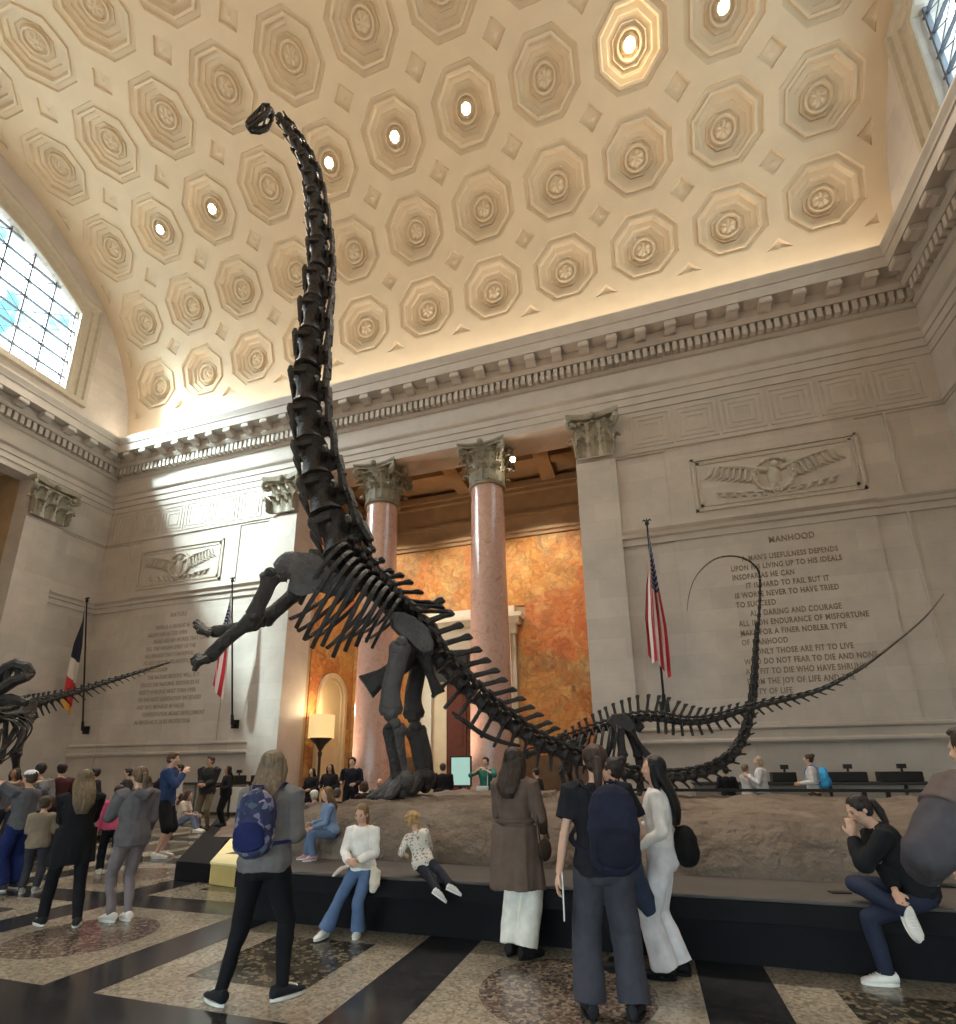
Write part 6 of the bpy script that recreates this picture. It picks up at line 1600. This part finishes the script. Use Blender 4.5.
mb = MB(); mb.tube([F.nk - F.fw*.1 + F.rt*-.09 + F.up*-.02, F.nk - F.fw*.14 - F.up*.06, F.nk - F.fw*.1 + F.rt*.09 - F.up*.02], [.05, .07, .05], 9); mobj('hood', soft(mb), cloth((98, 94, 98)), _)
loc = atz(28, 893, 0)
F, _ = person('child in beige jumper and grey trousers standing in front of the long black cardigan', loc, 40, vtop=796, vox=.01, child=.4, hair=('short', (70, 56, 44)), pose=dict(wl=(-.06, .16, .1), wr=(.08, .15, .1)), top=('jumper', (132, 118, 102), dict(off=.02, hem=-.05)), bottom=('trousers', (58, 58, 66), dict(wk=.045, wh=.036)), shoes=((150, 146, 142), SHOEW))
loc = atz(8, 890, 0)
F, _ = person('man in grey T-shirt, white cap and blue trousers raising both hands to his head', loc, 95, vtop=770, vox=.01, female=False, hair=('short', (70, 56, 44)), pose=dict(wl=(-.07, .08, .36), el=(-1, .4, .3), wr=(.08, .08, .36), er=(1, .4, .3)), top=('t_shirt', (92, 92, 98), dict(sleeve=.36, off=.022, hem=-.03, puff=.01)), bottom=('trousers', (32, 44, 92), dict(wk=.055, wh=.05, wt=.062)), shoes=((60, 60, 64), SHOEW), extra=lambda F, r: F.cap(cloth((206, 206, 212)), r))
loc = atz(106, 874, 0)
F, _ = person('girl in bright pink jacket and black trousers beyond the grey hoodie', loc, 60, vtop=785, vox=.01, child=.3, hair=('short', (52, 40, 36)), pose=dict(fl=(-.06, .08, 0), fr=(.06, -.08, 0, -20)), top=('jacket', (208, 92, 128), dict(off=.022, hem=-.02)), bottom=('trousers', (32, 32, 38), dict(wk=.045, wh=.04)), shoes=(SHOEW, SHOEW))
loc = atz(158, 858, 0)
F, _ = person('tall man in dark blue sweater and black shorts biting his hand', loc, -62, vtop=752, vox=.01, female=False, hair=('short', (86, 62, 46)), pose=dict(wr=(.02, .14, .27), er=(.3, .3, -1), wl=(-.15, .02, -.02), hpitch=6), top=('sweater', (48, 66, 104), dict(off=.024, hem=-.05, puff=.01)), bottom=('shorts', (34, 34, 40), dict(wt=.062)), shoes=((214, 208, 200), SHOEW))
backpack(F, 'black_daypack', 'small black daypack hanging at the hip of the man in the blue sweater', cloth((34, 33, 38)), cloth((30, 29, 34)), w=.13, h=.36, d=.08, dz=-.14, gap=.1, straps=False)
q = aty(180, 815, -8.6)
F, _ = person('girl in white top and pale jeans sitting on the low platform edge', V((q.x, -8.6, .27)), -70, H=1.45, child=.2, vox=.011, hair=('long', (74, 56, 44)), hl=.1, pose=dict(hip=.24, lean=12, wl=(-.06, .25, .08), wr=(.06, .27, .1), fl=(-.06, .28, 0), fr=(.06, .3, 0), kl=(0, .5, 1), kr=(0, .5, 1)), top=('top', (204, 186, 174), dict(off=.014, sleeve=.4)), bottom=('trousers', (118, 128, 152), {}), shoes=(SHOEW, SHOEW))
q = aty(205, 810, -8.0)
F, _ = person('man in dark jacket and khaki trousers with hands clasped before him', V((q.x, -8.0, .27)), 195, vtop=756, vox=.011, female=False, face=True, hair=('short', (60, 48, 40)), sk=1, pose=dict(wl=(-.02, .15, .08), wr=(.02, .16, .08), hl=(.9, .4, 0), hr=(-.9, .4, 0), hyaw=-20), top=('jacket', (50, 48, 48), dict(off=.03, hem=-.05, puff=.012)), bottom=('trousers', (112, 100, 80), {}), shoes=((56, 48, 42), (40, 38, 36)))
q = aty(224, 810, -7.2)
person('woman with black hair in dark coat beside the man with clasped hands', V((q.x, -7.2, 0 if q.x < -3.2 else .27)), 150, vtop=766, vox=.012, face=True, hair=('long', (30, 26, 26)), hl=.1, sk=1, pose=dict(wl=(-.1, .15, .1), wr=(.15, .15, .12)), top=('coat', (38, 36, 38), dict(z=.75)), bottom=('trousers', (34, 34, 38), {}))
q = aty(176, 800, -6.2)
person('visitor in white shirt standing behind the man in the blue sweater', V((q.x, -6.2, 0)), 150, vtop=764, vox=.013, hair=('short', (58, 44, 36)), pose={}, top=('shirt', (190, 184, 178), {}), bottom=('trousers', (60, 60, 70), {}))
LC = [  # u, y, vtop, heading, hair, top colour, label
    (37, -11.2, 763, 40, ('short', (38, 30, 28)), (112, 108, 106), 'visitor with short black hair between the white cap and the raised tablet'),
    (58, -10.6, 763, 70, ('short', (40, 32, 30)), (74, 44, 46), 'visitor in maroon sleeves holding a white tablet'),
    (93, -9.0, 768, 120, ('short', (42, 34, 30)), (52, 50, 54), 'visitor with dark cropped hair in charcoal seen over the pink jacket'),
    (79, -8.2, 772, 100, ('bun', (70, 56, 46)), (86, 78, 74), 'visitor with brown bun in taupe beyond the long blonde hair'),
    (126, -8.4, 768, 140, ('short', (48, 38, 34)), (60, 58, 62), 'dark haired visitor in slate grey beyond the grey hoodie'),
    (146, -9.2, 776, 60, ('long', (60, 48, 40)), (46, 42, 48), 'long haired visitor in dark clothes left of the blue sweater'),
    (12, -10.4, 768, 200, ('long', (50, 40, 36)), (88, 84, 88), 'long haired visitor in grey behind the white cap at the picture edge'),
]
for u, y, vt, a, hr_, tc_, lb in LC:
    q = aty(u, 790, y); tab = 'holding a white tablet' in lb
    F, _ = person(lb, V((q.x, y, 0)), a, vtop=vt, vox=.013, hair=hr_, sk=rnd.choice((0, 1, 2)), pose=dict(wl=(-.05, .2, .2), wr=(.06, .2, .2)) if tab else dict(wl=(-.12, .1, .02), wr=(.12, .1, .04)), top=('jacket', tc_, dict(off=.022)), bottom=('trousers', (44, 44, 52), {}), group=None)
    if tab: phone(F, -1, 'white faced tablet held up over the crowd', 'tablet', .2, .17, cloth((196, 196, 200)))

# ---------------------------------------------------------------- visitors around the far side of the platform
SEAT = dict(hip=.14, lean=10, fl=(-.07, .3, 0), fr=(.07, .3, 0), kl=(-.2, .3, 1), kr=(.2, .3, 1), wl=(-.1, .2, .1), wr=(.1, .2, .1))
FC = [ # u, y, z0, vtop, heading, seated, hair, top, label
    (311, -6.6, .27, 768, 170, 0, ('long', (26, 24, 26)), (34, 33, 36), 'woman with long black hair in black below the floor lamp'),
    (329, -7.0, .27, 764, 185, 0, ('long', (30, 26, 26)), (42, 38, 40), 'woman with black hair in dark jacket facing the camera beside the seated crowd'),
    (351, -7.2, .27, 757, 190, 0, ('short', (40, 32, 28)), (34, 34, 42), 'man in black jacket standing tall before the peach lit column'),
    (337, -9.4, .27, 788, 30, 1, ('short', (70, 64, 60)), (30, 30, 34), 'person in black sitting with grey-brown hair, back turned, behind the blue shirt girl'),
    (367, -8.1, .27, 781, 60, 1, ('bob', (70, 48, 38)), (52, 36, 36), 'person with chestnut bob sitting in a maroon jacket'),
    (380, -6.9, .27, 778, 200, 1, ('none', (0, 0, 0)), (92, 96, 88), 'bald man in grey-green jacket sitting beside the giant hind foot'),
    (317, -8.4, .27, 790, 60, 1, ('short', (190, 186, 182)), (110, 96, 96), 'person with white cap sitting behind the grey hoodie shoulder'),
]
for u, y, z0, vt, a, st, hr_, tc_, lb in FC:
    q = aty(u, 790, y); kw = dict(H=1.62) if st else dict(vtop=vt)
    loc = V((q.x, y, z0))
    if st:
        top_z = height_at(q.x, y, vt); H_ = 1.62; need = top_z - z0; hip = max(.1, need - .47*H_); pz = dict(SEAT); pz['hip'] = hip
    else: pz = dict(wl=(-.1, .14, .1), wr=(.1, .14, .12))
    person(lb, loc, a, vox=.012, sk=rnd.choice((0, 1)), face=(150 < a < 215), hair=hr_, hl=.1, pose=pz, top=('jacket', tc_, dict(off=.024)), bottom=('trousers', (38, 38, 46), {}), female=not ('man ' in lb and 'woman' not in lb), extra=(lambda F, r: F.cap(cloth((214, 210, 206)), r)) if 'cap' in lb else None, **kw)
q = aty(443, 790, -4.5)
person('man in black coat standing behind the mud ground between the two columns', V((q.x, -4.5, 0)), 30, vtop=763, vox=.012, female=False, hair=('short', (72, 60, 52)), pose=dict(wl=(-.08, .16, .1), wr=(.08, .16, .1), lean=6), top=('coat', (34, 33, 35), dict(z=.8, w1=.15, w0=.12, off=.03)), bottom=('trousers', (36, 36, 40), {}))
q = aty(486, 790, -4.4)
F, _ = person('person in green shirt with both hands raised to the face taking a picture', V((q.x, -4.4, 0)), 175, vtop=757, vox=.012, hair=('short', (64, 42, 32)), face=False, pose=dict(wl=(-.06, .17, .3), wr=(.05, .17, .3), el=(-1, .1, -.6), er=(1, .1, -.6)), top=('shirt', (52, 112, 100), dict(off=.018, sleeve=.7)), bottom=('trousers', (52, 50, 54), {}))
mb = MB(); c = F.pel + V((.02, .2, .06)); mb.box(c + V((-.17, -.05, -.12)), c + V((.17, .05, .1))); mb.tube([c + V((-.14, 0, .1)), F.sh + F.rt*-.09 + F.fw*.1, F.sh + F.rt*-.08 + F.up*.08], .012, 6)
held(F, 'white_shoulder_bag', 'white bag slung in front of the person in the green shirt', 'bag', [('bag', mb.mesh('bag', [EYE], True, .015), cloth((204, 206, 204)))])
q = aty(540, 795, -4.5)
person('visitor in dark jacket and pale blue skirt standing behind the tail of the small skeleton', V((q.x, -4.5, 0)), 70, vtop=768, vox=.012, hair=('short', (40, 32, 30)), pose=dict(lean=8), top=('jacket', (48, 46, 50), {}), bottom=('skirt', (160, 176, 204), dict(z=.45, w1=.17)))
RC = [ # u, y, vtop, heading, hair, top, bottom, label
    (728, -3.2, 766, 10, ('short', (40, 34, 32)), ('jacket', (34, 34, 38)), (52, 84, 76), 'visitor in black jacket and green trousers beyond the raised tail'),
    (763, -3.0, 756, 85, ('bob', (168, 150, 128)), ('sweater', (206, 204, 206)), (92, 108, 144), 'woman with pale hair in white sweater and blue jeans by the counter'),
    (748, -2.4, 764, -60, ('short', (120, 100, 84)), ('shirt', (200, 196, 196)), (90, 84, 84), 'visitor in white facing the woman in the white sweater'),
    (814, -3.0, 754, 75, ('bun', (66, 48, 38)), ('top', (206, 200, 198)), (92, 62, 58), 'woman in white top and maroon trousers with a bright blue backpack'),
]
for u, y, vt, a, hr_, tp_, bc, lb in RC:
    q = aty(u, 790, y)
    F, _ = person(lb, V((q.x, y, 0)), a, vtop=vt, vox=.012, hair=hr_, hl=.08, pose=dict(wl=(-.06, .16, .2), wr=(.06, .16, .2)) if u in (763, 748) else dict(wl=(-.1, .14, .1), wr=(.1, .14, .1)), top=(tp_[0], tp_[1], dict(off=.022)), bottom=('trousers', bc, {}), shoes=((60, 56, 56), SHOEW))
    if 'blue backpack' in lb: backpack(F, 'bright_blue_backpack', 'bright sky blue backpack worn by the woman at the counter', cloth((70, 160, 214)), cloth((50, 136, 196)), w=.17, h=.46, d=.11, gap=.15)
# ================================================================== LIGHT AND CAMERA
W = bpy.data.worlds.new('sky'); SC.world = W; W.use_nodes = True
nt = W.node_tree; bg = nt.nodes['Background']
tc = N(nt, 'ShaderNodeTexCoord'); no = N(nt, 'ShaderNodeTexNoise', Scale=9.0, Detail=6.0); nt.links.new(tc.outputs['Generated'], no.inputs['Vector'])
r = ramp(nt, no.outputs['Fac'], [(.42, (.24, .66, .8, 1)), (.56, (2.6, 2.9, 3.05, 1))])
# sky glow added around the sun, out of view, for more window daylight
SUN_EL = math.radians(44); SUND = V((.6*math.cos(SUN_EL), .8*math.cos(SUN_EL), -math.sin(SUN_EL)))
dt = N(nt, 'ShaderNodeVectorMath', operation='DOT_PRODUCT'); nt.links.new(tc.outputs['Generated'], dt.inputs[0]); dt.inputs[1].default_value = tuple(-SUND)
gl = ramp(nt, dt.outputs['Value'], [(.68, (0, 0, 0, 1)), (.9, (.5, .56, .6, 1)), (1, (1, 1, 1, 1))])
sc = N(nt, 'ShaderNodeVectorMath', operation='SCALE'); nt.links.new(gl.outputs[0], sc.inputs[0]); sc.inputs['Scale'].default_value = 22
ad = N(nt, 'ShaderNodeVectorMath', operation='ADD'); nt.links.new(r.outputs[0], ad.inputs[0]); nt.links.new(sc.outputs[0], ad.inputs[1])
nt.links.new(ad.outputs[0], bg.inputs[0])
def lamp(kind, name, loc, col, power, target=None, d=None, **kw):
    l = bpy.data.lights.new(name, kind); l.color = col; l.energy = power
    for k, v in kw.items(): setattr(l, k, v)
    o = bpy.data.objects.new(name, l); COL.objects.link(o); o.location = loc
    if target is not None: d = V(target) - V(loc)
    if d is not None: o.rotation_euler = V(d).to_track_quat('-Z', 'Y').to_euler()
    return o
for e_, pw, an in ((44, 9, 5), (35, 7.5, 9), (26, 5, 9)):     # the sun, plus lower sun lamps added to enlarge its lit patch on the wall
    e_ = math.radians(e_); lamp('SUN', 'stacked_sun', (-60, -60, 60), (.86, 1.0, .98), pw, d=V((.6*math.cos(e_), .8*math.cos(e_), -math.sin(e_))), angle=math.radians(an))
# daylight through the two arched windows
for x, s in ((XL - .6, 1), (XR + .6, -1)):
    o = lamp('AREA', 'window_daylight', (x, VY, 23.6), (1, 1, 1), 1, d=(s, 0, 0), shape='RECTANGLE', size=13.6, size_y=7.4)
    o.data.cycles.is_portal = True
o = lamp('AREA', 'added_opening_daylight', (5.5, YF - .7, 2.4), (1, 1, 1), 1, d=(0, 1, 0), shape='RECTANGLE', size=23, size_y=4.8); o.data.cycles.is_portal = True  # portal for the added front opening that fills the lower hall
# cove lamps lying on the cornice, washing the vault
for y, t in ((-.6, V((0, -.35, 1))), (YF + .6, V((0, .35, 1)))):
    lamp('AREA', 'cove_light', (0, y, 18.95), (1.0, .88, .72), 330, d=t, shape='RECTANGLE', size=36, size_y=.5)
# lamps in the coffers
for (t_, c, inn), q in zip(lampinfo, LAMPS):
    lamp('SPOT', 'coffer_lamp_light', c + inn*.35, (1.0, .9, .76), 1700, d=inn, spot_size=math.radians(110), spot_blend=.6, shadow_soft_size=.25)
t_, c, inn = lampinfo[0]
lamp('POINT', 'coffer_glow', c + inn*.1 + V((0, 0, -.15)), (1.0, .78, .46), 22, shadow_soft_size=.1)
# warm lamps of the columned niche
for x in (-4.4, 0.2, 4.4):
    lamp('SPOT', 'niche_light', (x, 2.3, 15.2), (1.0, .86, .68), 700, target=(x*.9, 5.4, 5), spot_size=math.radians(95), spot_blend=.7, shadow_soft_size=.3)
for cx_ in (-5.2, -.6): lamp('SPOT', 'column_light', (cx_, -.5, .4), (1.0, .74, .52), 800, target=(cx_ + 2.6, .6, 4.5), spot_size=math.radians(60), spot_blend=.8, shadow_soft_size=.2)
lamp('POINT', 'floor_lamp_light', LAMP_T.location + V((0.3, 0, zs + 1.2)), (1.0, .8, .5), 60, shadow_soft_size=.3)

cam = bpy.data.cameras.new('camera'); co = bpy.data.objects.new('camera', cam); COL.objects.link(co)
co.matrix_world = Matrix((( RGT.x, UPV.x, -FWD.x, CAM.x), (RGT.y, UPV.y, -FWD.y, CAM.y), (RGT.z, UPV.z, -FWD.z, CAM.z), (0, 0, 0, 1)))
cam.sensor_fit = 'HORIZONTAL'; cam.sensor_width = 36; cam.lens = 36*FX/956
cam.shift_x = (478 - CX)/956; cam.shift_y = (CY - 512)/956
cam.clip_start = .05; cam.clip_end = 300
SC.camera = co
SC.view_settings.view_transform = 'Standard'; SC.view_settings.look = 'None'; SC.view_settings.gamma = 1; SC.view_settings.use_curve_mapping = False
SC.view_settings.exposure = 1.15
SC.cycles.use_denoising = True
try: SC.cycles.denoiser = 'OPENIMAGEDENOISE'; SC.cycles.denoising_input_passes = 'RGB_ALBEDO_NORMAL'
except Exception: pass
SC.cycles.max_bounces = 7; SC.cycles.diffuse_bounces = 5; SC.cycles.glossy_bounces = 3; SC.cycles.transparent_max_bounces = 8
SC.cycles.sample_clamp_indirect = 6; SC.cycles.caustics_reflective = False; SC.cycles.caustics_refractive = False
